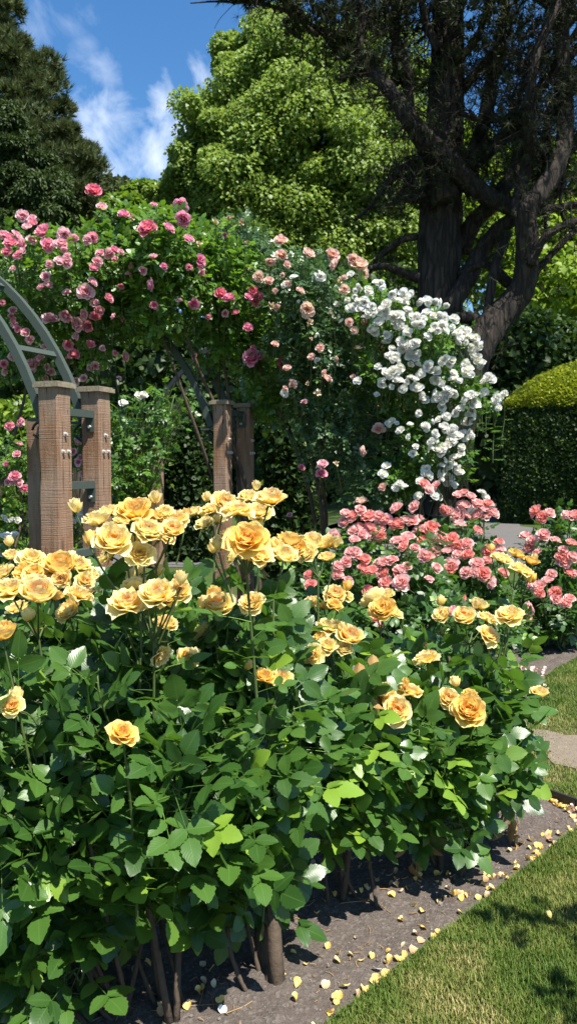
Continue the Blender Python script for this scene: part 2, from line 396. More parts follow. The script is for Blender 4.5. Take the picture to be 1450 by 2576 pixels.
def blobs(lst):
    """pixel ellipses with a depth -> world ellipsoids"""
    out = []
    for (u, v, d, rx, ry, rz) in lst: out.append((P(u, v, d), np.array([rx*d/F, rz, ry*d/F])))
    return out
def hit(u, v, bl):
    r = ray(u, v); o = np.array([0, 0, CAMH]); best = None
    for c, s in bl:
        a = ((r/s)**2).sum(); b = 2*(((o-c)/s)*(r/s)).sum(); cc = (((o-c)/s)**2).sum()-1
        D = b*b-4*a*cc
        if D > 0:
            t = (-b-math.sqrt(D))/(2*a)
            if best is None or t < best: best = t
    return None if best is None else best*r[1]
def leaves_at(geo, tms, pos, o, nr, L, rnd):
    ti = R.integers(0, len(tms), len(pos)); Fm = frames(o, nr)*L[:, None, None]
    for k in range(len(tms)):
        m = ti == k; spread(geo, tms[k], pos[m], Fm[m], rnd[m])
def grow(bl, n_shoots, tms, L, base=None, per=6, stemr=.003, pull=.55, young=.06, shell=(.5, 1.03), zmin=.05, keep=None):
    fol, stm = Geo(), Geo()
    w = np.array([np.prod(s)**.667 for c, s in bl]); w /= w.sum()
    PO, OO, NN = [], [], []
    for b in R.choice(len(bl), n_shoots, p=w):
        c, s = bl[b]; d = rdir(1)[0]; d[1] -= .25; d[2] += .2; d = unit(d)
        tgt = c+s*d*R.uniform(*shell)
        if base is None: st = c+(tgt-c)*(1-pull)+R.normal(size=3)*.05-[0, 0, .08]
        else:
            bb = base[R.integers(len(base))]; st = tgt+(bb+[0, 0, R.uniform(.15, .5)*max(.3, tgt[2])]-tgt)*pull*R.uniform(.6, 1)
        st[2] = max(st[2], zmin)
        mid = (st+tgt)/2+R.normal(size=3)*.05+[0, 0, .05]
        pt = bez(st, mid, tgt, 7); tube(stm, pt, np.linspace(stemr*1.5, stemr*.7, 7), 4, None, False)
        ph = R.uniform(0, 6.28)
        for j in range(per):
            t = .25+.75*(j+R.uniform(-.3, .3)+.5)/per; t = min(max(t, 0), 1)
            p = (1-t)**2*st+2*t*(1-t)*mid+t*t*tgt; T = unit(2*(1-t)*(mid-st)+2*t*(tgt-mid))
            a = unit(np.cross(T, [.3, .2, 1])); bb2 = np.cross(T, a); an = ph+j*2.4
            rd = a*math.cos(an)+bb2*math.sin(an)
            ou = unit(p-c)
            o = unit(.35*T+.9*rd+.35*ou+R.normal(size=3)*.15)
            if p[2]+o[2]*L < .01: o[2] = abs(o[2])
            PO.append(p); OO.append(o); NN.append(unit(UP*.6+ou*.75+SUN*.4+R.normal(size=3)*.24))
    PO, OO, NN = map(np.array, (PO, OO, NN))
    if keep is not None and len(keep[0]):
        kp, kr = keep; m = np.ones(len(PO), bool); md = PO+OO*L*.6
        for c, r in zip(kp, kr): m &= (np.linalg.norm(PO-c, axis=1) > r) & (np.linalg.norm(md-c, axis=1) > r)
        PO, OO, NN = PO[m], OO[m], NN[m]
    n = len(PO)
    rnd = R.uniform(0, .88, n); yg = R.random(n) < young; rnd[yg] = R.uniform(.93, 1, yg.sum())
    leaves_at(fol, tms, PO, OO, NN, L*R.uniform(.72, 1.18, n), rnd)
    return fol, stm
def put_bloom(root, mesh, p, face, rad, name='rose_bloom', calyx=True, squash=1.0):
    f = unit(face); x = unit(np.cross(f, [.2, .9, .3])); y = np.cross(f, x); s = random.random()*6.28
    xa = x*math.cos(s)+y*math.sin(s); ya = np.cross(f, xa)
    m = Matrix(((xa[0]*rad, ya[0]*rad, f[0]*rad*squash, p[0]-root.location.x), (xa[1]*rad, ya[1]*rad, f[1]*rad*squash, p[1]-root.location.y),
                (xa[2]*rad, ya[2]*rad, f[2]*rad*squash, p[2]-root.location.z), (0, 0, 0, 1)))
    o = bpy.data.objects.new(name, mesh); C.objects.link(o); o.parent = root; o.matrix_basis = m
    if calyx:
        k = bpy.data.objects.new('calyx', CALYX); C.objects.link(k); k.parent = o
    return o
def bloom_stems(pts, stm, fol, tms, L, low, base, r=.003, reach=.12):
    """join blooms of one cluster to a shared stem; returns each bloom's hub"""
    pts = np.asarray(pts); left = list(range(len(pts))); hub = [None]*len(pts)
    while left:
        i = left[0]; g = [j for j in left if np.linalg.norm(pts[j]-pts[i]) < .2]
        for j in g: left.remove(j)
        c = pts[g].mean(0); toward = np.array([base[0]-c[0], base[1]-c[1], 0])*.12
        h = c+toward-[0, 0, reach]
        foot = h+np.array([base[0]-h[0], base[1]-h[1], 0])*.3+R.normal(size=3)*.02; foot[2] = max(h[2]-low, .1)
        pt = bez(foot, (foot+h)/2+R.normal(size=3)*.015, h, 8)
        tube(stm, pt, np.linspace(r*1.6, r*1.1, 8), 6, .3, False)
        k = max(3, int(low/.06))
        T = unit(h-foot)
        for a in range(k):
            t = .1+.82*a/k; q = foot+(h-foot)*t; an = a*2.4+i
            o = unit(np.array([math.cos(an), math.sin(an), .15])+T*.2)[None]
            leaves_at(fol, tms, q[None], o, unit(UP+R.normal(size=3)*.25+SUN*.3)[None], np.array([L*R.uniform(.75, 1.05)]), np.array([R.uniform(0, .95)]))
        for j in g:
            hub[j] = h; e = pts[j]-unit(pts[j]-h)*.01
            tube(stm, bez(h, (h+e)/2+[0, 0, -.01], e, 5), [r, r*.85, r*.8, r*.8, r*.9], 5, .4, False)
    return hub
CAMP = np.array([0, 0, CAMH])
def facing(p, h, up=.55, cam=.5, jit=.28):
    return unit(unit(p-h)*.8+UP*up+unit(CAMP-p)*cam+R.normal(size=3)*jit)

# ---------------------------------------------------------------- yellow roses
LAB = {
 'Y1': 'yellow rose bush at the left edge, its lowest leaves hanging over shaded soil',
 'Y2': 'tall yellow rose bush with the highest blooms, standing in front of the two joined posts',
 'Y3': 'yellow rose bush on a thick gnarled stump, with one wide open orange-hearted bloom',
 'Y4': 'yellow rose bush in the middle of the row, with pale yellow clusters before pink roses',
 'Y5': 'yellow rose bush at the right end of the bed, beside the lawn corner',
 'Y6': 'yellow rose bush behind the left one, blooms crowding against the timber post foot'}
YB = {  # blooms: x, y, diameter in px, depth, kind
 'Y1': [(20,1483,80,2.15,0),(95,1493,95,2.05,4),(90,1465,70,2.2,3),(5,1593,78,1.95,4),(100,1582,50,2.25,0),(72,1550,26,2.1,9),(172,1538,55,2.3,1),(30,1775,60,2.25,0),(200,1495,62,2.35,5),(45,1530,60,2.3,1),(135,1500,48,2.3,1)],
 'Y2': [(247,1306,70,2.15,4),(280,1285,50,2.3,1),(337,1288,78,2.15,3),(285,1361,98,2.05,0),(372,1336,66,2.1,1),(395,1298,56,2.25,5),(440,1308,60,2.25,5),(435,1333,66,2.1,4),(359,1264,40,2.4,2),(352,1393,72,2.1,2),(272,1398,60,2.2,1),
        (320,1518,80,2.0,3),(395,1496,92,1.98,4),(450,1488,86,2.02,3),(340,1473,60,2.15,1),(345,1450,50,2.25,1),(308,1845,98,1.8,2),(405,1650,58,2.15,1),(470,1660,60,2.15,1),(415,1568,52,2.25,1),(310,1310,60,2.25,8),(415,1290,52,2.25,2),(365,1310,55,2.3,7),(410,1345,56,2.2,8),(325,1365,54,2.2,7),(370,1515,64,2.1,8),(425,1505,58,2.1,7)],
 'Y3': [(490,1288,44,2.6,5),(515,1318,46,2.5,1),(532,1281,54,2.55,1),(547,1308,42,2.6,5),(597,1283,90,2.1,3),(680,1256,86,2.2,0),(622,1250,52,2.35,1),(622,1358,110,1.95,2),(580,1343,58,2.1,1),(585,1398,48,2.1,1),(655,1398,64,2.1,1),(715,1398,62,2.35,4),
        (550,1523,70,2.25,4),(632,1518,72,2.25,1),(538,1498,30,2.3,9),(505,1588,46,2.35,1),(665,1703,48,2.3,3),(708,1708,58,2.3,3),(728,1360,62,2.5,1),(650,1290,64,2.3,8),(565,1265,56,2.45,2),(640,1405,56,2.1,7),(575,1370,52,2.15,8),(700,1380,54,2.4,2)],
 'Y4': [(785,1365,64,2.7,0),(818,1367,60,2.75,5),(770,1392,52,2.65,1),(822,1402,42,2.7,4),(745,1375,50,2.6,1),(780,1518,44,2.9,4),(842,1496,54,2.9,0),(810,1526,38,2.95,1),(842,1522,46,2.85,1),(872,1498,40,2.95,4),
        (940,1506,70,2.95,5),(962,1533,60,2.85,0),(992,1543,44,2.9,4),(970,1496,44,3.0,1),(830,1578,66,2.65,5),(880,1601,68,2.6,0),(807,1603,46,2.7,1),(785,1646,56,2.6,1),(822,1626,46,2.65,4),(865,1632,40,2.6,1)],
 'Y5': [(1110,1548,44,3.1,0),(1165,1551,56,3.05,2),(1203,1521,44,3.2,4),(1225,1556,50,3.1,5),(1280,1548,80,3.0,2),(1227,1598,54,3.0,4),(1260,1405,50,3.3,4),(1297,1394,44,3.35,1),(1335,1412,38,3.3,4),(1313,1435,60,3.25,5),(1335,1455,22,3.25,9),(1070,1656,58,2.9,4),
        (1030,1738,64,2.75,4),(952,1736,62,2.65,3),(997,1786,66,2.6,0),(915,1728,34,2.7,4),(970,1753,46,2.65,1),(1125,1756,60,2.8,4),(1177,1786,78,2.75,2),(1180,1746,42,2.9,1),(1355,1743,40,3.1,4)],
 'Y6': [(30,1398,44,2.9,4),(80,1406,62,2.8,0),(150,1423,76,2.75,5),(200,1423,60,2.8,5),(155,1456,48,2.7,1),(85,1438,56,2.7,3),(225,1440,46,2.85,1),(115,1420,50,2.8,1),(10,1440,50,2.7,1),(180,1412,56,2.85,2),(132,1452,52,2.75,7),(215,1462,50,2.75,8),(60,1440,54,2.75,8),(100,1405,48,2.85,0)],
}
YS = {  # foliage ellipses: x, y, depth, rx, ry (px), rz (m)
 'Y1': [(50,1790,2.2,220,190,.3),(90,2050,2.12,220,200,.28),(130,2290,2.12,160,130,.2),(60,2240,2.2,110,140,.2),(150,2400,2.1,120,110,.15),(20,2380,2.15,90,110,.15)],
 'Y2': [(300,1720,2.25,190,170,.3),(400,1950,2.12,220,190,.28),(330,2150,2.2,180,120,.22),(460,1580,2.5,140,110,.25)],
 'Y3': [(640,1640,2.5,150,150,.25),(620,1830,2.35,190,170,.3),(555,2060,2.28,140,140,.22),(570,2210,2.32,95,60,.12)],
 'Y4': [(800,1720,2.75,150,140,.28),(830,1870,2.65,165,130,.28),(830,1985,2.68,130,80,.22)],
 'Y5': [(1000,1850,2.85,150,150,.28),(1145,1840,2.95,150,130,.27),(1075,1985,2.88,140,80,.22),(1225,1860,3.1,85,95,.22),(1235,1690,3.15,105,90,.2),(1050,1700,3.1,110,90,.22)],
 'Y6': [(120,1600,2.85,220,130,.28),(330,1560,2.9,150,100,.2)],
}
YBASE = {'Y1': (240, 2560), 'Y2': (390, 2540), 'Y3': (640, 2470), 'Y4': (880, 2260), 'Y5': (1120, 2190), 'Y6': None}
def near_ground(root_px): p = G(*root_px); p[2] = 0; return p
YN = {'Y1': 128, 'Y2': 118, 'Y3': 108, 'Y4': 92, 'Y5': 140, 'Y6': 60}
for key in YB:
    bl = blobs(YS[key])
    base = near_ground(YBASE[key]) if YBASE[key] else np.array([-.95, 3.0, 0.])
    root = empty('yellow_rose_bush', base, LAB[key], 'rose bush', 'yellow rose bushes in the near bed')
    bases = [base+np.array([R.uniform(-.06, .06), R.uniform(-.05, .05), 0]) for _ in range(3)]
    pts = []
    for x, y, dm, d, k in YB[key]:
        h = hit(x, y, bl); pts.append(P(x, y, min(d, h-.04) if h else d))
    kp = [p+unit(CAMP-p)*.06 for p in pts]
    fol, stm = grow(bl, YN[key], LEAF_HI, .16, bases, 6, .003, .5, .09, keep=(kp, [.105]*len(kp)))
    hubs = bloom_stems(pts, stm, fol, LEAF_HI, .135, .42, base, .0032, .1)
    fol.obj('foliage', M['leaf_y'], root, origin=base).location = (0, 0, 0)
    stm.obj('stems', M['stem'], root, origin=base).location = (0, 0, 0)
    # old canes rising from the ground
    for ci in range(7):
        c, s = bl[ci % len(bl)]; g = Geo()
        tp = c+R.normal(size=3)*s*.35; b = base+np.array([R.uniform(-.09, .09), R.uniform(-.07, .07), -.02])
        pt = bez(b, (b+tp)/2+R.normal(size=3)*.04, tp, 10)
        thick = .011 if ci < 2 else .007
        if key == 'Y3' and ci < 2: thick = .024
        tube(g, pt, np.linspace(thick, .005, 10), 7, None, True, .12)
        g.obj('cane', M['cane'], root, origin=base).location = (0, 0, 0)
    for (x, y, dm, d, k), p, h in zip(YB[key], pts, hubs):
        if k == 9: put_bloom(root, BL['yb'][0], p, unit(UP+R.normal(size=3)*.2), dm*d/F*.7, 'rose_bud', True, 1.3)
        else:
            f = facing(p, h, .45 if k != 4 else .8, .75 if k in (0, 2) else .4, .25)
            put_bloom(root, BL['y'][k if R.random() < .55 else int(R.integers(9))], p, f, dm*p[1]/F*R.uniform(.43, .57)*(.86 if dm > 85 else 1))
    YS[key] = bl
for root in [o for o in C.objects if o.name.startswith('yellow_rose_bush')]:
    bs = [o for o in root.children if o.name.startswith('rose_bloom')]
    for o in bs[::3]:
        p = np.array(o.matrix_basis.translation)+np.array(root.location); q = p+np.array([R.uniform(-.07, .07), R.uniform(.0, .05), R.uniform(-.02, .05)])
        h = p+[0, .02, -.13]; g = Geo(); tube(g, bez(h, (h+q)/2+[0, 0, -.02], q-[0, 0, .02], 5), .0026, 5, .3, False)
        put_bloom(root, BL['yb'][int(R.integers(2))], q, unit(UP+R.normal(size=3)*.25), R.uniform(.013, .02), 'rose_bud', True, 1.5)
        g.obj('bud_stalk', M['stem'], root, origin=root.location).location = (0, 0, 0)
# withered leaves hanging low on two of the bushes
def withered(root, px, d, n, seed):
    for i in range(n):
        p = P(px[0]+R.uniform(-38, 38), px[1]+R.uniform(-60, 60), d+R.uniform(-.05, .05)); g = Geo()
        v, q, a = leaflet(.06, .04, 5, 6, .8, .9); a[:, 2] = R.random()
        o = unit(np.array([R.uniform(-.5, .5), R.uniform(-.5, .2), -1])); fr = frames(o[None], rdir(1))[0]
        g.add(v @ fr.T+p, q, None, a)
        o = g.obj('withered_leaf', M['leaf_dry'], root, origin=root.location); o.location = (0, 0, 0)
ybush = {o['label']: o for o in C.objects if o.name.startswith('yellow_rose_bush')}
withered(ybush[LAB['Y5']], (1280, 2085), 3.0, 9, 1); withered(ybush[LAB['Y5']], (1040, 2170), 2.75, 5, 2)
withered(ybush[LAB['Y4']], (935, 1690), 2.55, 4, 3); withered(ybush[LAB['Y4']], (985, 1900), 2.6, 4, 4); withered(ybush[LAB['Y1']], (300, 2540), 2.1, 5, 5)

# ---------------------------------------------------------------- salmon pink roses
def z6(l): return [(725+.5*x, 1030+.5*y, s*.5) for x, y, s in l]
PK = z6([(680,370,45),(700,395,60),(740,380,50),(855,430,55),(880,415,45),(915,435,52),(880,480,55),(800,515,50),(780,505,50),(850,530,70),(895,535,50),(860,575,50),(950,475,58),(985,500,62),(1000,470,50),(945,530,62),(1030,520,52),(990,535,60),
 (285,520,52),(320,530,54),(280,565,58),(320,610,52),(330,655,55),(400,535,70),(410,595,62),(360,595,70),(370,630,50),(440,620,62),(455,540,62),(490,555,62),(540,495,60),(545,575,70),(590,555,60),(630,490,55),(620,560,62),(645,555,70),(600,640,62),(540,660,62),(575,690,44),(680,660,72),(720,600,70),(745,635,70),(700,710,54),(735,710,72),(680,735,62),(740,745,58),(800,710,62),(850,685,60),(775,650,60),(820,650,60),(850,730,52),(900,730,54),(815,785,76),(660,605,62),
 (310,720,54),(335,720,62),(290,765,54),(245,830,62),(250,790,60),(230,640,70),(375,800,55),(415,810,60),(470,770,66),(520,755,62),(460,825,50),(560,805,62),(485,870,76),(565,870,76),(110,880,55),(100,830,50),(300,865,52),(400,910,60),(130,640,60),
 (945,775,62),(890,820,62),(935,820,52),(980,825,62),(1020,870,56),(1005,710,62),(1055,665,48),(1060,700,56),(1000,760,52),(1080,820,46),
 (1240,510,62),(1275,540,54),(1310,520,54),(1400,530,52),(1440,530,62),(1190,635,62),(1220,660,50),(1280,630,56),(1340,655,52),(1210,690,52),(1245,720,52),(1380,705,45),(1420,670,45),(1385,765,66),(1430,740,52),(1410,820,56),(1440,825,46),(1255,890,62),(1215,880,46),(1260,925,50),(1340,925,62),(1345,955,54),(1410,950,52),(1205,1005,62),(1190,1045,52),(1320,830,50),
 (860,980,60),(830,1010,48),(870,945,46),(440,1050,50),(470,1080,46),(585,1237,66),(670,1192,58),(860,1227,54),(1200,1242,70),(1165,1267,54),(1440,1192,46)])
KS = {
 'K1': ([(870,1440,5.3,130,110,.35),(820,1530,5.1,120,110,.3)], 'salmon pink rose bush packed with blooms, just behind the middle yellow clusters'),
 'K2': ([(1010,1440,5.5,150,110,.4),(1060,1530,5.2,150,100,.35)], 'widest salmon pink rose bush, its sheaf of blooms sloping down to the right'),
 'K3': ([(1150,1370,6.1,120,75,.3),(1180,1480,5.9,110,110,.35),(1230,1560,5.6,100,70,.3)], 'taller coral rose bush in front of the gravel path'),
 'K4': ([(1410,1400,6.6,110,130,.4),(1380,1530,6.3,120,100,.4)], 'salmon pink rose bush at the right edge, standing before the dark clipped hedge')}
for i in range(22):
    t = R.random(); PK.append((850+330*t+R.normal()*25, 1300+120*t+R.normal()*38, R.uniform(22, 32)))
for i in range(6): PK.append((R.uniform(1310, 1450), R.uniform(1290, 1520), R.uniform(22, 30)))
kb = {k: blobs(v[0]) for k, v in KS.items()}
kl = {k: [] for k in KS}
for x, y, s in PK:
    best = min(KS, key=lambda k: min(((x-b[0])/b[3])**2+((y-b[1])/b[4])**2 for b in KS[k][0])); kl[best].append((x, y, s))
for k, (sh, lab) in KS.items():
    bl = kb[k]; c = np.mean([b[0] for b in bl], 0); base = np.array([c[0], c[1]+.1, 0])
    root = empty('pink_rose_bush', base, lab, 'rose bush', 'pink rose bushes behind the yellow ones')
    bases = [base+np.array([R.uniform(-.2, .2), R.uniform(-.1, .1), 0]) for _ in range(3)]
    pts = []
    for x, y, s in kl[k]:
        d = hit(x, y, bl); d = (d-.06) if d else sh[0][2]-.1; pts.append(P(x, y, d))
    kp = [p+unit(CAMP-p)*.05 for p in pts]
    fol, stm = grow(bl+[(c*[1, 1, .6]+[0, .05, 0], np.array([.45, .35, .35]))], 165, LEAF_MID, .12, bases, 6, .0035, .5, .06, keep=(kp, [.075]*len(kp)))
    hubs = bloom_stems(pts, stm, fol, LEAF_MID, .1, .3, base, .0035, .09)
    for (x, y, s), p, h in zip(kl[k], pts, hubs): put_bloom(root, random.choice(BL['p']), p, facing(p, h, .4, .6, .3), s*p[1]/F*R.uniform(.5, .62), 'rose_bloom', False)
    fol.obj('foliage', M['leaf_p'], root, origin=base).location = (0, 0, 0); stm.obj('stems', M['stem'], root, origin=base).location = (0, 0, 0)
    for i in range(5):
        g = Geo(); b = base+np.array([R.uniform(-.25, .25), R.uniform(-.12, .12), -.02]); tp = bl[i % len(bl)][0]+R.normal(size=3)*.1
        tube(g, bez(b, (b+tp)/2+R.normal(size=3)*.05, tp, 7), np.linspace(.014, .006, 7), 6); g.obj('cane', M['cane'], root, origin=base).location = (0, 0, 0)

# ---------------------------------------------------------------- climbers over the pergola
def z3(l): return [(.5*x, 450.7+.5*y, s*.5, k) for x, y, s, k in l]
def z4(l): return [(725+.5*x, 450.7+.5*y, s*.5, k) for x, y, s, k in l]
def z5(l): return [(.5*x, 901.5+.5*y, s*.5, k) for x, y, s, k in l]
def z6k(l): return [(725+.5*x, 1030+.5*y, s*.5, k) for x, y, s, k in l]
CL = {}
CL['c'] = z3([(470,55,85,'h'),(515,140,62,'c'),(115,185,75,'c'),(160,195,55,'c'),(135,240,62,'c'),(165,220,50,'c'),(215,260,88,'c'),(325,280,85,'c'),(160,305,62,'c'),(90,285,62,'c'),(55,320,72,'c'),(15,280,62,'c'),(35,365,62,'c'),(110,365,62,'c'),(110,330,50,'c'),(240,330,72,'c'),(310,325,62,'c'),(305,410,75,'c'),(335,390,62,'c'),(275,330,50,'c'),(380,295,45,'c'),
 (230,490,62,'c'),(245,530,54,'c'),(205,540,54,'c'),(430,565,85,'c'),(440,305,50,'c'),(475,285,34,'c'),(490,415,62,'c'),(330,690,64,'c'),(250,700,85,'c'),(150,680,62,'c'),(115,615,50,'c'),(65,660,50,'c'),(70,715,46,'c'),(130,770,46,'c'),(345,835,58,'c'),(380,790,52,'c'),(375,880,72,'c'),(350,895,50,'c'),(385,730,82,'c'),(420,680,62,'c'),(480,690,62,'c'),(500,660,52,'c'),(440,740,62,'c'),(455,830,52,'c'),(515,850,44,'c'),(480,940,48,'c'),(420,1000,48,'c'),(380,1015,48,'c'),
 (75,885,62,'c'),(120,935,62,'c'),(155,930,70,'c'),(190,910,70,'c'),(205,895,50,'c'),(125,970,45,'c'),(25,970,36,'c'),(235,945,45,'c'),(255,970,52,'c'),(320,955,44,'c'),(230,1000,40,'c'),(20,930,50,'c')])
CL['low'] = z5([(50,340,50,'c'),(105,320,54,'c'),(100,430,44,'c'),(85,480,44,'c'),(75,590,72,'c'),(45,620,62,'c'),(95,625,62,'c'),(125,655,56,'c'),(30,530,36,'h'),(390,420,48,'c'),(365,470,40,'c'),(395,520,48,'c'),(415,580,34,'c'),(405,500,40,'c')])
CL['h'] = z3([(620,175,60,'h'),(740,245,98,'h'),(850,245,78,'h'),(910,130,68,'h'),(920,200,78,'h'),(950,300,68,'h'),(1010,410,84,'h'),(760,530,78,'h'),(975,630,78,'h'),(1110,575,60,'h'),(1155,595,62,'h'),(1290,600,80,'h'),(1250,590,52,'h'),(1265,895,104,'h'),(1300,890,62,'h'),(1430,925,72,'h'),(550,375,62,'c'),(578,355,54,'h'),(610,365,44,'c'),(570,690,38,'c'),(580,875,30,'c'),(760,385,36,'c'),(775,128,40,'h'),(665,190,40,'s'),(1085,215,44,'s'),(1150,190,56,'s'),(1215,215,44,'s'),(1000,325,44,'s'),(600,1000,30,'c')])
CL['a'] = z4([(100,370,78,'a'),(220,380,78,'a'),(230,430,62,'a'),(355,430,112,'a'),(325,405,60,'a'),(375,480,64,'a'),(280,555,78,'a'),(160,490,62,'w'),(60,560,52,'a'),(95,655,84,'a'),(305,720,54,'a'),(330,760,48,'a'),(390,715,54,'c'),(465,860,68,'a'),(350,850,50,'s'),(590,1160,48,'a'),(680,1225,50,'s'),(465,1140,38,'a'),(450,1255,72,'a'),(80,1120,44,'c'),(25,490,50,'w'),(310,480,44,'w'),(215,675,34,'s'),(105,720,50,'s'),(180,970,34,'a'),(415,890,50,'a')])
CL['a'] += z3([(1410,310,72,'a'),(1415,380,78,'a'),(1360,415,62,'a'),(1245,450,44,'a'),(1300,490,64,'a'),(1350,510,54,'a'),(1430,530,62,'w'),(1375,640,66,'s'),(1240,320,44,'s'),(1255,820,44,'a'),(1410,290,40,'a')])
CL['a'] += z6k([(375,210,58,'a'),(170,275,52,'c'),(165,320,62,'c'),(470,390,52,'a'),(365,460,84,'a'),(65,290,46,'c'),(5,530,46,'c'),(240,270,36,'s'),(490,215,36,'s')])
wl4 = [(445,520),(470,545),(520,580),(400,560),(590,590),(575,575),(655,620),(700,610),(740,615),(760,625),(380,620),(330,640),(350,610),(420,640),(400,670),(470,650),(490,630),(540,680),(515,675),(490,690),(560,680),(640,700),(690,670),(620,690),(665,730),(640,730),(560,740),(545,725),(600,770),(505,800),(480,820),(450,720),(430,760),(780,695),(760,690),(790,760),(775,740),(720,760),(735,740),(700,790),(840,710),(830,700),(845,770),(880,770),(860,790),(905,790),(935,800),(940,840),(915,845),(960,840),(590,830),(630,830),(570,830),(560,810),(600,850),(520,850),(540,890),(550,910),(640,900),(610,890),(645,880),(820,910),(810,925),(790,900),(525,960),(490,975),(510,985),(560,950),(545,975),(700,940),(715,960),(740,965),(660,985),(635,1005),(550,1010),(580,1050),(570,1060),(640,1045),(655,1055),(740,1010),(770,1030),(730,1075),(760,1090),(745,1100),(820,1070),(800,1055),(830,1000),(850,1010),(905,950),(910,980),(890,970),(890,930),(950,910),(965,940),(970,925),(930,890),(915,1080),(900,1090),(940,1085),(890,1110),(930,1135),(920,1170),(920,1195),(1015,1005),(1000,995),(980,1015),(1050,1100),(1040,1115),(1055,1150),(685,1110),(830,1250),(880,1285),(820,1275),(455,670),(365,650),(310,650),(870,755),(850,800)]
CL['w'] = z4([(x, y, R.uniform(52, 68), 'w') for x, y in wl4])
wl6 = [(820,100),(850,130),(890,130),(830,170),(750,200),(765,220),(775,190),(870,190),(830,240),(850,235),(820,275),(840,295),(800,290),(765,320),(860,315),(795,370),(830,380),(490,285),(560,370),(540,390),(580,385),(690,300),(680,320),(705,330),(755,440),(735,435),(650,435),(660,360),(800,350),(970,415),(990,440),(475,325)]
CL['w'] += z6k([(x, y, R.uniform(52, 70), 'w') for x, y in wl6])
for x, y in wl4[::2]: CL['w'].append((725+.5*x+R.normal()*14, 450.7+.5*y+R.normal()*14, R.uniform(20, 27), 'w'))
for i in range(14): CL['w'].append((R.uniform(1085, 1190), R.uniform(1010, 1120), R.uniform(20, 30), 'w'))
for i in range(75):
    b = [(930,780,95,70),(1040,850,110,80),(990,950,100,80),(1090,960,90,90),(1110,1060,60,80),(1130,1150,35,70),(1040,1090,80,60)][int(R.integers(7))]
    a_ = R.uniform(0, 6.28); q = math.sqrt(R.random()); CL['w'].append((b[0]+b[2]*q*math.cos(a_), b[1]+b[3]*q*math.sin(a_), R.uniform(19, 28), 'w'))
for i in range(34): CL['c'].append((R.uniform(0, 330), R.uniform(570, 940), R.uniform(18, 30), 'c'))
for i in range(16): CL['h'].append((R.uniform(300, 640), R.uniform(560, 900), R.uniform(14, 26), 'c' if R.random() < .6 else 'h'))
for i in range(26): CL['a'].append((R.uniform(640, 900), R.uniform(660, 1000), R.uniform(14, 30), R.choice(['a', 'a', 's', 'w'])))
# ladder arches and posts share two axes
AX = np.array([.35, .937, 0]); BX = np.array([.937, -.35, 0])
CS = {
 'c': ([(50,690,6.7,150,130,.5),(220,690,6.5,150,130,.5),(170,830,6.7,140,80,.4),(260,830,6.7,90,90,.35),(60,920,7.0,120,50,.3),(40,800,7.0,110,80,.4)], 'climbing rose heavy with clear pink clusters on the arch, top left', 'leaf_c', 330, .115),
 'h': ([(400,650,6.4,150,110,.5),(380,770,6.5,130,90,.45),(530,700,6.75,140,140,.45),(560,830,6.9,130,120,.4),(660,890,7.15,110,110,.35),(690,1010,7.1,70,70,.3),(330,590,6.6,120,60,.35)], 'climbing rose with bright green leaves and scattered hot pink blooms over the arch crown', 'leaf_c', 520, .112),
 'a': ([(610,640,7.1,100,90,.4),(750,740,6.6,140,110,.5),(790,860,6.6,140,130,.5),(820,1000,6.7,130,120,.45),(860,1130,6.7,120,130,.4),(940,1230,6.6,80,70,.3)], 'climbing rose with dark bluish leaves and apricot pink blooms, some faded brown', 'leaf_d', 600, .095),
 'w': ([(940,800,6.6,110,100,.45),(1060,870,6.6,120,110,.5),(980,960,6.6,120,110,.45),(1100,980,6.7,110,110,.45),(1050,1100,6.6,110,110,.4),(1120,1130,6.7,50,90,.25),(1010,1210,6.6,110,70,.35),(1180,1000,6.8,50,50,.25),(1140,1180,6.7,35,60,.2),(1230,1010,6.8,20,20,.1)], 'climbing rose thick with white clusters, cascading beside the pine', 'leaf_w', 520, .095),
 'low': ([(40,1190,6.3,50,110,.2),(195,1140,7.2,30,90,.2)], 'slender pink climbing rose trained up beside the front timber post', 'leaf_c', 34, .1)}
CLBASE = {'c': P(20, 1165, 6.9), 'h': P(640, 1165, 6.9), 'a': P(820, 1165, 6.9), 'w': P(1136, 1165, 6.75), 'low': P(10, 1165, 6.3)}
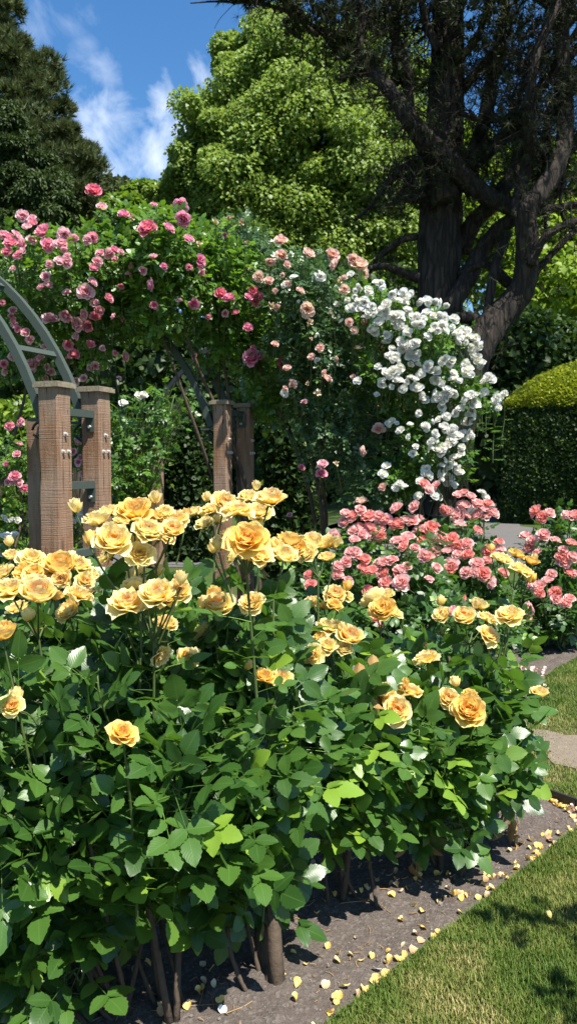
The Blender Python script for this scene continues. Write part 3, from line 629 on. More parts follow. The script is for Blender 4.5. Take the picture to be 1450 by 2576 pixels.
for k, (sh, lab, mat, n, L) in CS.items():
    bl = blobs(sh); base = CLBASE[k]*[1, 1, 0]
    root = empty('climbing_rose', base, lab, 'climbing rose', 'climbing roses on the pergola')
    kp = []
    for (x, y, s, t) in CL[k]:
        d = hit(x, y, bl); kp.append(P(x, y, (d-.11) if d else sh[0][2]-.14))
    fol, stm = grow(bl, n, LEAF_LO if k != 'h' else LEAF_MID, L, None, 7, .003, .5, .08, (.35, 1.06), keep=(kp, [.07]*len(kp)))
    for (x, y, s, t) in CL[k]:
        d = hit(x, y, bl); d = d-.05 if d else sh[0][2]-.1
        p = P(x, y, d); h = p+[R.uniform(-.05, .05), .16, -.2]
        tube(stm, bez(h, (h+p)/2+[0, .02, -.01], p, 5), .003, 4, .3, False)
        if not hit(x, y, bl):
            dd = sh[0][2]; q = p+[R.uniform(-.04, .04), .15, -.45]; tube(stm, bez(q, (q+h)/2, h, 4), .004, 4, .3, False)
            for j in range(5):
                t_ = R.random(); an = R.uniform(0, 6.28)
                leaves_at(fol, LEAF_LO, (q+(h-q)*t_)[None], unit([math.cos(an), math.sin(an), .1])[None], unit(UP+R.normal(size=3)*.3)[None], np.array([L]), R.random(1))
        put_bloom(root, random.choice(BL[t]), p, unit(UP*.4+unit(CAMP-p)*.75+R.normal(size=3)*.38), s*p[1]/F*R.uniform(.38, .54)*(.88 if t == 'w' else .92), 'rose_bloom' if t != 's' else 'spent_bloom', False)
    fol.obj('foliage', M[mat], root, origin=base).location = (0, 0, 0); stm.obj('stems', M['stem'], root, origin=base).location = (0, 0, 0)
    for i in range(4 if k != 'low' else 2):
        g = Geo(); b = base+np.array([R.uniform(-.15, .15), R.uniform(-.1, .1), -.02]); tp = bl[i % len(bl)][0]
        m1 = b+(tp-b)*.4*np.array([.5, .5, 1])+R.normal(size=3)*.06; m2 = b+(tp-b)*.75+R.normal(size=3)*.08
        tube(g, catmull([b, m1, m2, tp], 5), np.linspace(.022 if k != 'low' else .014, .008, 16), 7, None, True, .1); g.obj('cane', M['cane'], root, origin=base).location = (0, 0, 0)

# ---------------------------------------------------------------- pergola posts, straps, arches
def post(px, pytop, d, half, name_lab, bolts=True, capped=True, hid=0):
    p = P(px, pytop, d); top = p[2]; base = np.array([p[0], p[1], 0])
    ax = np.array([BX, AX, UP])
    root = empty('timber_post', base, name_lab, 'post', 'timber posts of the rose pergola')
    g = Geo(); n = 14; ring = []
    bev = half*.1; o = np.array([(-half+bev, -half), (half-bev, -half), (half, -half+bev), (half, half-bev), (half-bev, half), (-half+bev, half), (-half, half-bev), (-half, -half+bev)])
    for i in range(n+1):
        z = (top-.02)*i/n; w = 1+R.uniform(-.02, .02, 8)[:, None]; oo = o*w+R.normal(size=2)*half*.02
        ring.append(np.concatenate([oo, np.full((8, 1), z)], 1))
    V = np.concatenate(ring) @ ax
    q = [(i*8+j, i*8+(j+1) % 8, (i+1)*8+(j+1) % 8, (i+1)*8+j) for i in range(n) for j in range(8)]
    g.add(V, q); g.obj('shaft', M['wood'], root, smooth=False)
    if capped:
        g = Geo(); box(g, (0, 0, top-.006), ax, (half+.022, half+.022, .014)); box(g, (0, 0, top+.012), ax, (half+.01, half+.01, .004)); g.obj('cap', M['cap'], root, smooth=False)
    if bolts:
        for (a, dz) in ((.0, -.31), (-.025, -.42), (.03, -.42)):
            g = Geo(); c = BX*half+AX*a+UP*(top+dz)
            tube(g, [c-BX*.004, c+BX*.004], [.016, .016], 8); tube(g, [c+BX*.004, c+BX*.02], [.011, .010], 6); g.obj('bolt', M['bolt'], root, smooth=False)
    return base, top
H = .072
b1, t1 = post(137, 968, 5.0, H, 'front timber post with flat lichened cap, nearest of the joined pair')
b2, t2 = post(240, 980, 5.38, H, 'timber post second from the left, strapped to the front post')
b3, t3 = post(559, 1012, 6.65, .06, 'sun-dappled timber post under the hot pink climber, behind the yellow blooms')
b5, t5 = post(616, 1020, 7.0, .06, 'shaded timber post half hidden in hanging leaves', True)
b6, t6 = post(346, 1076, 11.0, H, 'distant slim timber post beneath the far metal arch', False)
b7, t7 = post(394, 1082, 11.4, H, 'distant dark timber post next to the yew', False)
b8, t8 = post(96, 1048, 5.25, .055, 'grey timber post tucked behind the front post', False, False)
def strap(a, b, z, lab, drop=.11):
    p0, p1 = a+BX*(H-.012)*0+AX*H, b-AX*H
    root = empty('steel_strap', (p0+p1)/2+UP*z, lab, 'strap', 'steel straps joining the posts')
    L = np.linalg.norm(p1-p0)/2; off = BX*.02
    g = Geo(); box(g, off, np.array([BX, AX, UP]), (.028, L-.003, .024)); g.obj('bar', M['iron'], root, smooth=False)
    g = Geo(); box(g, off+AX*(L-.007)-UP*(drop*.55), np.array([BX, AX, UP]), (.03, .004, drop*.5)); g.obj('end_plate', M['iron'], root, smooth=False)
    g = Geo(); c = off+AX*(L-.011)-UP*drop*.75; tube(g, [c, c-AX*.018], [.012, .011], 6); g.obj('bolt', M['bolt'], root, smooth=False)
zz = lambda px, y, d: P(px, y, d)[2]
strap(b1, b2, zz(205, 1040, 5.2), 'upper grey-green steel strap between the two joined posts')
strap(b1, b2, zz(205, 1220, 5.2), 'middle grey-green steel strap between the two joined posts')
strap(b1, b2, zz(205, 1390, 5.2), 'lowest grey-green steel strap between the posts, half behind yellow blooms')
strap(b3, b5, zz(590, 1040, 6.8), 'grey-green steel strap between the dappled post and the shaded one')
strap(b6, b7, zz(370, 1110, 11.2), 'dark steel strap between the two distant posts')
def arch(bA, bB, side, z0, lab, mat, R_=2.1, a0=18, a1=162, w=.028):
    root = empty('metal_arch', (bA+bB)/2+UP*z0, lab, 'arch', 'ladder arches of the pergola')
    O = np.array(root.location); rails = []
    for b in (bA, bB):
        s = b+side*.1+UP*z0-O; pts = []
        for i in range(33):
            f = math.radians(a0+(a1-a0)*i/32); pts.append(s+side*R_*(math.cos(math.radians(a0))-math.cos(f))+UP*R_*(math.sin(f)-math.sin(math.radians(a0))))
        pts = np.array(pts); T = unit(np.gradient(pts, axis=0)); Nn = unit(np.cross(T, AX)); g = Geo()
        prof = [(-w, -.021), (w, -.021), (w, .021), (-w, .021)]
        V = np.stack([pts+Nn*x+AX*y for x, y in prof], 1).reshape(-1, 3)
        q = [(i*4+j, i*4+(j+1) % 4, i*4+4+(j+1) % 4, i*4+4+j) for i in range(32) for j in range(4)]+[(3, 2, 1, 0), (128, 129, 130, 131)]
        g.add(V, q); g.obj('rail', mat, root, smooth=False); rails.append(pts)
        g = Geo(); c = pts[0]-UP*.02; box(g, c-side*.02, np.array([side, AX, UP]), (.11, .03, .009)); g.obj('foot_plate', mat, root, smooth=False)
        g = Geo(); c = pts[0]-UP*.085+side*.02
        sc = [c+side*(.055-.006*k*.8)*math.cos(k*.55)*(1-k/24)+UP*(.055)*math.sin(k*.55)*(1-k/24) for k in range(18)]
        tube(g, sc, .009, 6); sc2 = [c-side*.1-UP*.03, c-side*.03-UP*.07, c+side*.045-UP*.03]; tube(g, catmull(sc2, 4), .009, 6)
        g.obj('scroll_bracket', M['iron_dark'], root)
    for i in range(3, 31, 4):
        g = Geo(); a, b = rails[0][i], rails[1][i]; T = unit(rails[0][i+1]-rails[0][i-1])
        box(g, (a+b)/2, np.array([T, unit(b-a), unit(np.cross(T, b-a))]), (.02, np.linalg.norm(b-a)/2-.015, .007)); g.obj('crossbar', mat, root, smooth=False)
arch(b1, b2, -BX, zz(75, 1048, 5.05), 'grey-green ladder arch rising out of the left edge from the front posts', M['iron'])
arch(b3, b5, -BX, zz(520, 1072, 6.6), 'ladder arch buried in the hot pink climber, springing from the dappled post', M['iron'])
arch(b6, b7, BX, zz(365, 1108, 11), 'far dark ladder arch springing from the distant posts', M['iron_dark'])

# ---------------------------------------------------------------- ground
def sheet(name, poly, z, mat, kind='structure', lab=None):
    g = Geo(); v = np.array([(x, y, z) for x, y in poly]); c = v.mean(0); n = len(v)
    g.add(np.concatenate([v, [c]]), None, [(i, (i+1) % n, n) for i in range(n)]); return tag(g.obj(name, mat, None, False), lab, None, None, kind)
sheet('ground', [(-150, -20), (150, -20), (150, 300), (-150, 300)], -.03, M['earth'])
def vnoise(x, y, s, seed):
    rg = np.random.default_rng(seed).random((64, 64)); fx, fy = (x/s) % 63, (y/s) % 63
    i, j = fx.astype(int), fy.astype(int); a, b = fx-i, fy-j; a = a*a*(3-2*a); b = b*b*(3-2*b); i2, j2 = (i+1) % 64, (j+1) % 64
    return (rg[i, j]*(1-a)+rg[i2, j]*a)*(1-b)+(rg[i, j2]*(1-a)+rg[i2, j2]*a)*b
def soilz(x, y): return .034*(vnoise(x, y, .35, 1)-.5)+.02*(vnoise(x, y, .07, 2)-.5)+.012*(vnoise(x, y, .025, 3)-.5)
def gridsheet(name, x0, x1, y0, y1, n, m, zf, mat):
    x, y = np.meshgrid(np.linspace(x0, x1, n), np.linspace(y0, y1, m)); z = zf(x, y)
    i = np.arange(m-1)[:, None]*n+np.arange(n-1)[None]; g = Geo()
    g.add(np.stack([x, y, z], -1).reshape(-1, 3), np.stack([i, i+1, i+n+1, i+n], -1).reshape(-1, 4)); return tag(g.obj(name, mat), None, None, None, 'structure')
# lawns: pixel outlines laid on the ground
e0, e1 = G(840, 2576), G(1450, 2092)
dl = unit(e1-e0); e0b = e0-dl*2.5; e1b = e1+dl*.55
rt = np.array([dl[1], -dl[0], 0])
lawn1 = [e0b, e0, e1, e1b, e1b+rt*1.6, e1b+rt*3, e0b+rt*3]
l2 = [G(1318, 1985), G(1375, 2003), G(1450, 2030), G(1700, 2110), np.array([6.5, 4.2, 0]), np.array([6.5, 7.2, 0]), np.array([4.0, 7.2, 0]), G(1500, 1640), G(1455, 1658), G(1400, 1685), G(1362, 1715), G(1338, 1760), G(1320, 1830), G(1311, 1910)]
def inpoly(x, y, poly):
    c = np.zeros(x.shape, bool); n = len(poly)
    for i in range(n):
        x1, y1 = poly[i][:2]; x2, y2 = poly[(i+1) % n][:2]
        k = ((y1 > y) != (y2 > y)) & (x < (x2-x1)*(y-y1)/(y2-y1+1e-12)+x1); c ^= k
    return c
def edge_dist(x, y, poly):
    d = np.full(x.shape, 9.); n = len(poly)
    for i in range(n):
        a, b = np.array(poly[i][:2]), np.array(poly[(i+1) % n][:2]); ab = b-a
        t = np.clip(((x-a[0])*ab[0]+(y-a[1])*ab[1])/(ab @ ab), 0, 1); d = np.minimum(d, np.hypot(x-a[0]-t*ab[0], y-a[1]-t*ab[1]))
    return d
def lawn(poly, z, mat):
    n = len(poly); g = Geo(); top = np.array([(p[0], p[1], z) for p in poly]); bot = np.array([(p[0], p[1], -.03) for p in poly]); c = top.mean(0)
    g.add(np.concatenate([top, bot, [c]]), [(i, n+i, n+(i+1) % n, (i+1) % n) for i in range(n)], [(i, (i+1) % n, 2*n) for i in range(n)])
    return tag(g.obj('lawn', mat, None, False), None, None, None, 'structure')
def bedz(x, y):
    k = (inpoly(x, y, lawn1) & (edge_dist(x, y, lawn1) > .03)) | (inpoly(x, y, l2) & (edge_dist(x, y, l2) > .03)); return np.where(k, -.028, soilz(x, y))
gridsheet('soil_bed', -2.2, 3.2, 1.2, 9.0, 300, 420, bedz, M['soil'])
lawn(lawn1, .02, M['turf']); lawn(l2, .014, M['turf'])
def grass(poly, n, x0, x1, y0, y1, hgt, wid, z, dry, lab, patches=()):
    x = R.uniform(x0, x1, n); y = R.uniform(y0, y1, n)
    vis = (np.abs(x)/np.maximum(y, .1) < .75)
    k = inpoly(x, y, poly) & vis; x, y = x[k], y[k]
    pn = vnoise(x+9, y+9, .35, 11)*.6+vnoise(x+9, y+9, .09, 12)*.4
    ed = edge_dist(x, y, poly)
    h = hgt*R.uniform(.5, 1.25, len(x))*(1-.3*pn)
    rn = np.clip(R.uniform(0, .62, len(x))+(pn-.5)*1.6*dry+.17*dry-.34*np.exp(-ed/.08), 0, 1)
    for (px, py, pr) in patches:
        dd = np.hypot((x-px), (y-py)*.7)/pr; w = np.exp(-dd**2); kk = R.random(len(x)) > w*.8; h = h*(1-.5*w); rn = np.clip(rn+w*.35, 0, 1)
        x, y, h, rn = x[kk], y[kk], h[kk], rn[kk]
    n = len(x); an = R.uniform(0, 6.28, n); le = R.uniform(.2, .95, n)*h; dx, dy = np.cos(an), np.sin(an)
    w = wid*R.uniform(.7, 1.2, n)
    b = np.stack([x, y, np.full(n, z-.004)], -1); s = np.stack([-dy*w, dx*w, 0*w], -1); l = np.stack([dx*le, dy*le, h], -1); lm = np.stack([dx*le*.35, dy*le*.35, h*.62], -1)
    V = np.stack([b-s, b+s, b+lm+s*.8, b+lm-s*.8, b+l], 1); A = np.zeros((n, 5, 3)); A[:, :, 2] = rn[:, None]
    o = (np.arange(n)*5)[:, None]; g = Geo(); g.add(V.reshape(-1, 3), np.array([[0, 1, 2, 3]])+o, np.array([[3, 2, 4]])+o, A.reshape(-1, 3))
    return tag(g.obj('grass', M['blade']), lab, 'grass', None, 'stuff')
grass(lawn1, 560000, -.6, 2.4, 1.5, 4.2, .024, .0016, .02, .75, 'short mown grass of the near lawn, partly dried to straw')
pt = G(1420, 1890)
grass(l2, 360000, 1.0, 4.4, 3.2, 7.2, .03, .0019, .014, .9, 'grass of the second lawn beyond the bed, with a worn bare patch', [(pt[0]+.05, pt[1], .32)])
M['worn'] = plain('worn_dry_earth', (.16, .132, .1), .95, .15, .35, 30, .6)
g = Geo(); an = np.linspace(0, 6.283, 25)[:-1]; c = np.array([pt[0]+.07, pt[1], .018]); rr = .22*(1+.25*np.sin(an*3+1)+.12*np.sin(an*7)); ring = np.stack([c[0]+rr*np.cos(an)*1.15, c[1]+rr*np.sin(an)*1.2, np.full(24, .018)], -1)
g.add(np.concatenate([ring, [c]]), None, [(i, (i+1) % 24, 24) for i in range(24)]); tag(g.obj('worn_ground', M['worn'], None, False), None, None, None, 'structure')
# dark strip edging the second lawn
g = Geo(); a, b = l2[0], l2[3]
for i in range(3):
    p, q = l2[i], l2[i+1]; d = unit(q-p); box(g, (p+q)/2+np.array([d[1], -d[0], 0])*.012+UP*.012, np.array([d, [-d[1], d[0], 0], UP]), (np.linalg.norm(q-p)/2-.001*i, .006, .03))
tag(g.obj('lawn_edging', M['iron_dark'], None, False), 'dark thin edging strip along the corner of the second lawn', 'edging')
sheet('gravel_path', [(-14, 12.4), (2.6, 11.2), (7.2, 14.5), (5.6, 19), (8.4, 30), (4.4, 30), (3.9, 19), (2.4, 14.8), (-14, 14.8)], -.022, M['gravel'])
# grit on the soil: far too many to count
n = 6000; x = R.uniform(-1.0, 1.6, n); y = R.uniform(1.9, 4.2, n); k = ~inpoly(x, y, lawn1) & ~inpoly(x, y, l2); x, y = x[k], y[k]; n = len(x)
octa = np.array([(1, 0, 0), (0, 1, 0), (-1, 0, 0), (0, -1, 0), (0, 0, .7), (0, 0, -.7)]); ot = np.array([(0, 1, 4), (1, 2, 4), (2, 3, 4), (3, 0, 4), (1, 0, 5), (2, 1, 5), (3, 2, 5), (0, 3, 5)])
s = R.gamma(2, .0011, n)+.0008; D = rdir(n); Mx = frames(D, rdir(n))*s[:, None, None]*R.uniform(.6, 1.2, (n, 1, 3))
g = Geo(); spread(g, (octa, np.zeros((0, 4), int), ot, np.zeros((6, 3))), np.stack([x, y, soilz(x, y)+s*.3], -1), Mx, R.random(n))
tag(g.obj('gravel', M['stone'], None, False), 'fine grit and small stones scattered over the bare soil', 'grit', None, 'stuff')

g = Geo()
for i in range(900):
    x, y = R.uniform(-1, 1.5), R.uniform(1.95, 4.1)
    if inpoly(np.array([x]), np.array([y]), lawn1)[0] or inpoly(np.array([x]), np.array([y]), l2)[0]: continue
    z = soilz(np.array([x]), np.array([y]))[0]+.004; a = R.uniform(0, 6.28); L = R.uniform(.012, .035) if R.random() < .9 else R.uniform(.06, .14); d = np.array([math.cos(a), math.sin(a), 0])*L
    tube(g, [np.array([x, y, z]), np.array([x, y, z+.002])+d*.5+R.normal(size=3)*L*.08*[1, 1, 0], np.array([x, y, z])+d], R.uniform(.0006, .0015), 3, R.random(), False)
tag(g.obj('leaf_litter', M['leaf_dry']), 'dry stalks and crumbs of dead leaf strewn over the soil', 'litter', None, 'stuff')
# ---------------------------------------------------------------- fallen petals
def petal_mesh(mat, s):
    random.seed(s); g = Geo(); v, q, a = petal(random.uniform(.9, 1.3), 1, 1.05, random.uniform(-.5, .9), random.uniform(.2, .7), 5, 5, .1, random.uniform(.3, 1))
    v = v-v.mean(0); v[:, 2] -= v[:, 2].min()*.6; g.add(v, q, None, a); return g.mesh('fallen_petal', mat)
PM = {k: [petal_mesh(M[m], i*7+1) for i in range(5)] for k, m in (('y', 'pet_fall'), ('d', 'pet_dead'), ('p', 'pet_fallp'), ('w', 'pet_fallw'))}
def drop(x, y, kind, lab, size, group, z=None):
    o = bpy.data.objects.new('fallen_petal', R.choice(PM[kind])); C.objects.link(o)
    zz_ = soilz(np.array([x]), np.array([y]))[0] if z is None else z
    o.location = (x, y, zz_+.003); o.scale = (size*R.uniform(.7, 1.15), size, size*R.uniform(.6, 1.4)); o.rotation_euler = (R.uniform(-.35, .35), R.uniform(-.35, .35), R.uniform(0, 6.28)); return tag(o, lab, 'petal', group)
for zx, zy in [(315,640),(525,660),(640,710),(760,697),(57,830),(145,740),(255,930),(318,948),(92,1005),(600,622),(546,606),(535,585),(985,533),(1015,570),(950,495),(905,590),(970,607),(890,645),(875,478),(800,540),(1210,410),(1170,382),(1090,190),(1340,390)]:
    p = G(725+.5*zx, 1931+.5*zy); drop(p[0], p[1], 'y', 'single yellow rose petal lying on the open sunlit soil', R.uniform(.016, .024), 'yellow petals on the open soil')
for zx, zy in [(185,1115),(280,1117),(380,1118),(253,1165),(340,1162),(45,1118),(30,1185),(370,970),(575,910),(500,930),(545,965),(415,950),(490,1040),(445,1075)]:
    p = G(725+.5*zx, 1931+.5*zy); drop(p[0], p[1], 'y' if R.random() < .6 else 'd', 'curled drying petal on the soil close to the bottom of the lawn edge', R.uniform(.02, .027), 'drying petals near the bottom lawn edge')
nrm = np.array([-dl[1], dl[0], 0])
for i in range(95):
    t = R.uniform(-.1, 1.75); off = abs(R.normal()*(.03 if R.random() < .5 else .13))+.01
    p = e0+dl*t+nrm*off; drop(p[0], p[1], 'd' if R.random() < .3 else 'y', 'yellow or browned petal in the drift along the near lawn edge', R.uniform(.015, .027), 'petal drift along the near lawn edge')
for i in range(55):
    p = G(R.uniform(740, 1150), R.uniform(2140, 2260)); drop(p[0], p[1], 'd' if R.random() < .5 else 'y', 'petal lying in the shade under the yellow rose bushes', R.uniform(.014, .022), 'petals under the yellow bushes')
for i in range(22):
    p = G(R.uniform(180, 560), R.uniform(2420, 2570)); drop(p[0], p[1], 'd' if R.random() < .6 else 'y', 'dull petal in the deep shade at the bottom left', R.uniform(.018, .024), 'petals in the shade at bottom left')
for i in range(48):
    t = R.random(); q = np.array(l2[0])*(1-t)+np.array(l2[2])*t; off = abs(R.normal()*.03)+.03
    drop(q[0]-.2*off, q[1]-off, 'y' if R.random() < .75 else 'p', 'petal in the drift against the dark edging strip', R.uniform(.015, .024), 'petal drift at the edging strip')
for i in range(110):
    p = G(R.uniform(1285, 1385), R.uniform(1690, 1765))
    if inpoly(np.array([p[0]]), np.array([p[1]]), l2)[0] and R.random() < .8: continue
    drop(p[0], p[1], 'p', 'pale pink petal on the litter of petals below the pink rose bushes', R.uniform(.02, .034), 'pale pink petals below the pink roses', .02)
p = G(945, 2440); drop(p[0], p[1], 'w', 'white petal at the lawn edge among the yellow ones', .024, None)
p = G(558, 2545); drop(p[0], p[1], 'w', 'large cream petal on soil at the bottom of the picture', .026, None)
p = G(20, 2443); drop(p[0], p[1], 'w', 'white petal on shaded soil at the far left', .026, None)
p = G(1380, 2333); drop(p[0], p[1], 'y', 'lone yellow petal lying on the near lawn', .022, None, .035)
p = G(707, 2480); drop(p[0], p[1], 'y', 'largest round yellow petal on the soil near the stump', .03, None)

# ---------------------------------------------------------------- foliage trees
QUAD = (np.array([(0, 0, 0), (.36, .45, .06), (0, 1, -.1), (-.36, .45, .06)]), np.array([[0, 1, 2, 3]]), np.zeros((0, 3), int), np.array([(0, 0, 0), (1, .5, 0), (0, 1, 0), (-1, .5, 0.)]))
TWO = (np.array([(0, 0, 0), (.4, .3, .12), (.3, .72, .06), (0, 1, -.16), (-.3, .72, .06), (-.4, .3, .12), (0, .5, -.02)]), np.array([[0, 1, 2, 6], [6, 2, 3, 4], [0, 6, 4, 5]]), np.zeros((0, 3), int), np.zeros((7, 3)))
SPRAY = (TWO[0]*[.5, 1, 1], TWO[1], TWO[2], TWO[3])
NEED = (np.array([(-.03, 0, 0), (.03, 0, 0), (0, 1, -.05)]), np.zeros((0, 4), int), np.array([[0, 1, 2]]), np.zeros((3, 3)))
def clump_leaves(geo, clumps, per, size, tm=TWO, shell=(.55, 1.05), upb=.35, droop=.3, jit=.5, fill=True):
    for c, s in clumps:
        n = int(per); d = rdir(n); d[:, 2] += .15; d = unit(d); rr = R.uniform(shell[0], shell[1], n)**.6
        pos = c+s*d*rr[:, None]
        o = unit(d*.7+R.normal(size=(n, 3))*jit-[0, 0, droop]); nr = unit(d*.6+UP*upb+R.normal(size=(n, 3))*.4+SUN*.25)
        spread(geo, tm, pos, frames(o, nr)*(size*R.uniform(.6, 1.3, n))[:, None, None], np.clip(R.uniform(0, .8, n)+R.uniform(-.2, .2)+.1*(R.random(n) < .1), 0, 1))
def subclumps(bl, k, f=(.28, .5), flat=.75, front=.35):
    out = []
    for c, s in bl:
        d = rdir(k); d[:, 1] -= front; d[:, 2] += .25; d = unit(d)
        for x in d: out.append((c+s*x*R.uniform(.5, 1.14), s*R.uniform(*f)*np.array([1.15, 1.15, flat])))
    return out
def tree(name, base, lab, cat, bl, k, per, size, leaf, bark, trunk_r, tm=TWO, group=None, f=(.28, .5), limbs=True, between=0, **kw):
    root = empty(name, base, lab, cat, group); g = Geo(); cl = subclumps(bl, k, f, .9)
    if between:
        for q in range(between):
            i, j = R.integers(len(bl), size=2); ci, cj = bl[i], bl[j]
            if i != j and np.linalg.norm(ci[0]-cj[0]) < 6.5:
                t = R.uniform(.3, .7); cc = ci[0]*(1-t)+cj[0]*t; sz = np.minimum(ci[1], cj[1]); cl.append((cc+R.normal(size=3)*.4-[0, R.uniform(.2, .8)*sz[1], 0], sz*R.uniform(.3, .5)))
    clump_leaves(g, cl, per, size, tm, **kw)
    g.obj('crown', leaf, root, origin=base).location = (0, 0, 0)
    g = Geo(); top = np.mean([c for c, s in bl], 0); b = np.asarray(base, float)
    tube(g, catmull([b-[0, 0, .1], b+(top-b)*.4*[.4, .4, 1], top+[0, 0, .5]], 6), np.linspace(trunk_r, trunk_r*.35, 13), 10, None, True, .06)
    if limbs:
        for c, s in bl:
            z = b[2]+(c[2]-b[2])*R.uniform(.35, .6); st = np.array([b[0]+(top[0]-b[0])*.4, b[1]+(top[1]-b[1])*.4, z]); tube(g, bez(st, (st+c)/2+[0, 0, -.4], c+R.normal(size=3)*.2, 7), np.linspace(trunk_r*.3, trunk_r*.08, 7), 6)
    g.obj('trunk', bark, root, origin=base).location = (0, 0, 0)
    return root
D = 38.
lime = blobs([(640,220,D,90,95,2.2),(735,170,D,120,100,2.6),(850,200,D+.5,140,120,3),(560,330,D-.5,100,95,2.2),(690,330,D-1,140,120,3),(850,360,D-1,150,130,3.2),(990,300,D+1,130,120,3),(500,430,D,95,75,2),(630,470,D-1.5,130,100,2.6),(790,500,D-1.5,150,110,3),(950,480,D-1,140,110,3),(445,500,D,65,45,1.6),(560,590,D-1,130,80,2.4),(720,620,D-1.5,140,80,2.6),(890,620,D-1,130,90,2.6),(1030,540,D,110,110,2.6),(1040,410,D+1,110,110,2.6),(590,140,D+.5,55,40,1.4),(560,690,D-2,110,70,2),(700,720,D-2,120,80,2.2),(850,720,D-2,120,80,2.2),(980,660,D-1,110,90,2.4),(1010,770,D-1,110,90,2.2),(700,80,D+1,60,40,1.4)])
tree('lime_tree', (1.2, 39, 0), 'great leafy lime tree with layered bright green boughs against the blue sky', 'tree', lime, 26, 420, .17, M['leaf_lime'], M['bark2'], .5, f=(.14, .42), between=560, shell=(.5, 1.3))
D = 46.
tree('broadleaf_tree', (10.5, 46, 0), 'yellow-green broadleaf tree glimpsed behind the pine trunks', 'tree', blobs([(1130,430,D,110,100,3),(1260,560,D,120,100,3),(1400,620,D,120,110,3),(1180,650,D,120,90,3),(1080,640,D,100,100,3),(1430,470,D,80,80,2.5),(1330,440,D,70,60,2),(1330,740,D-2,140,80,3),(1480,720,D,100,90,3)]), 14, 300, .34, M['leaf_light'], M['bark2'], .45)
# far left pine: upright needle tufts
def tuft_clumps(geo, clumps, tufts, size, needles=14):
    for c, s in clumps:
        n = tufts; d = rdir(n); d[:, 2] += .3; d = unit(d); pos = c+s*d*(R.uniform(.5, 1.35, n)**.6)[:, None]
        ax = unit(d*.7+UP*.6+R.normal(size=(n, 3))*.25)
        o = unit(np.repeat(ax, needles, 0)+R.normal(size=(n*needles, 3))*.42); p = np.repeat(pos, needles, 0)
        spread(geo, (NEED[0]*[2.2, 1, 1], NEED[1], NEED[2], NEED[3]), p, frames(o, rdir(len(o)))*(size*R.uniform(.7, 1.2, len(o)))[:, None, None], np.repeat(R.uniform(0, 1, n), needles))
D = 34.
root = empty('pine_tree', (-12.6, 34, 0), 'olive green pine at the left edge, tufted branch ends against the sky', 'tree')
con = blobs([(5,40,D,50,45,1),(15,150,D,70,50,1.4),(70,190,D,70,45,1.4),(110,260,D,60,45,1.4),(40,280,D,90,60,1.8),(80,350,D,110,60,2),(165,365,D,45,40,1.1),(195,410,D,42,40,1),(120,440,D,110,60,2),(40,450,D,100,80,2),(200,480,D,40,50,1),(150,530,D,100,60,2),(30,560,D,110,70,2),(60,640,D,140,80,2)])
g = Geo(); tuft_clumps(g, subclumps(con, 22, (.14, .4)), 38, .34); g.obj('crown', M['leaf_con'], root, origin=root.location).location = (0, 0, 0)
g = Geo(); b = np.array([-12.6, 34, 0.]); tube(g, [b, b+[.1, 0, 10], b+[0, 0, 21]], [.5, .36, .1], 9, None, True, .06)
for c, s in con:
    st = np.array([-12.5, 34, c[2]-R.uniform(.5, 1.5)]); tube(g, bez(st, (st+c)/2-[0, 0, .2], c+s*[.9, 0, .3], 6), np.linspace(.14, .03, 6), 5)
g.obj('trunk', M['bark2'], root, origin=root.location).location = (0, 0, 0)
tree('cypress_tree', (-9.0, 29, 0), 'very dark feathery conifer in front of the olive pine', 'tree', blobs([(60,410,29,70,70,1.2),(40,350,29,40,60,1),(90,480,29,90,70,1.4),(30,500,29,90,90,1.4),(60,580,29,130,80,1.6),(130,560,29,70,60,1.3)]), 16, 620, .16, M['leaf_cyp'], M['bark2'], .3, tm=SPRAY, droop=.5, upb=.1, f=(.15, .4))
tree('pine_tree', (-8.2, 45, 0), 'small distant pine just above the pink climber, between the two big trees', 'tree', blobs([(285,490,45,45,35,1.3),(320,520,45,60,40,1.6),(265,540,45,60,40,1.5)]), 12, 260, .26, M['leaf_con'], M['bark2'], .3, tm=QUAD)
tree('broadleaf_tree', (-6.6, 42, 0), 'low round green tree filling the gap left of the lime', 'tree', blobs([(380,500,42,50,30,1.4),(360,540,42,70,40,1.8),(430,540,42,70,45,1.8),(330,570,42,80,50,1.8),(240,600,42,90,60,1.8),(150,630,42,90,70,1.8),(340,640,42,90,60,1.8),(450,620,42,90,60,1.8),(230,690,42,110,60,1.8),(400,700,42,110,60,1.8)]), 12, 300, .26, M['leaf_shrub'], M['bark2'], .3)

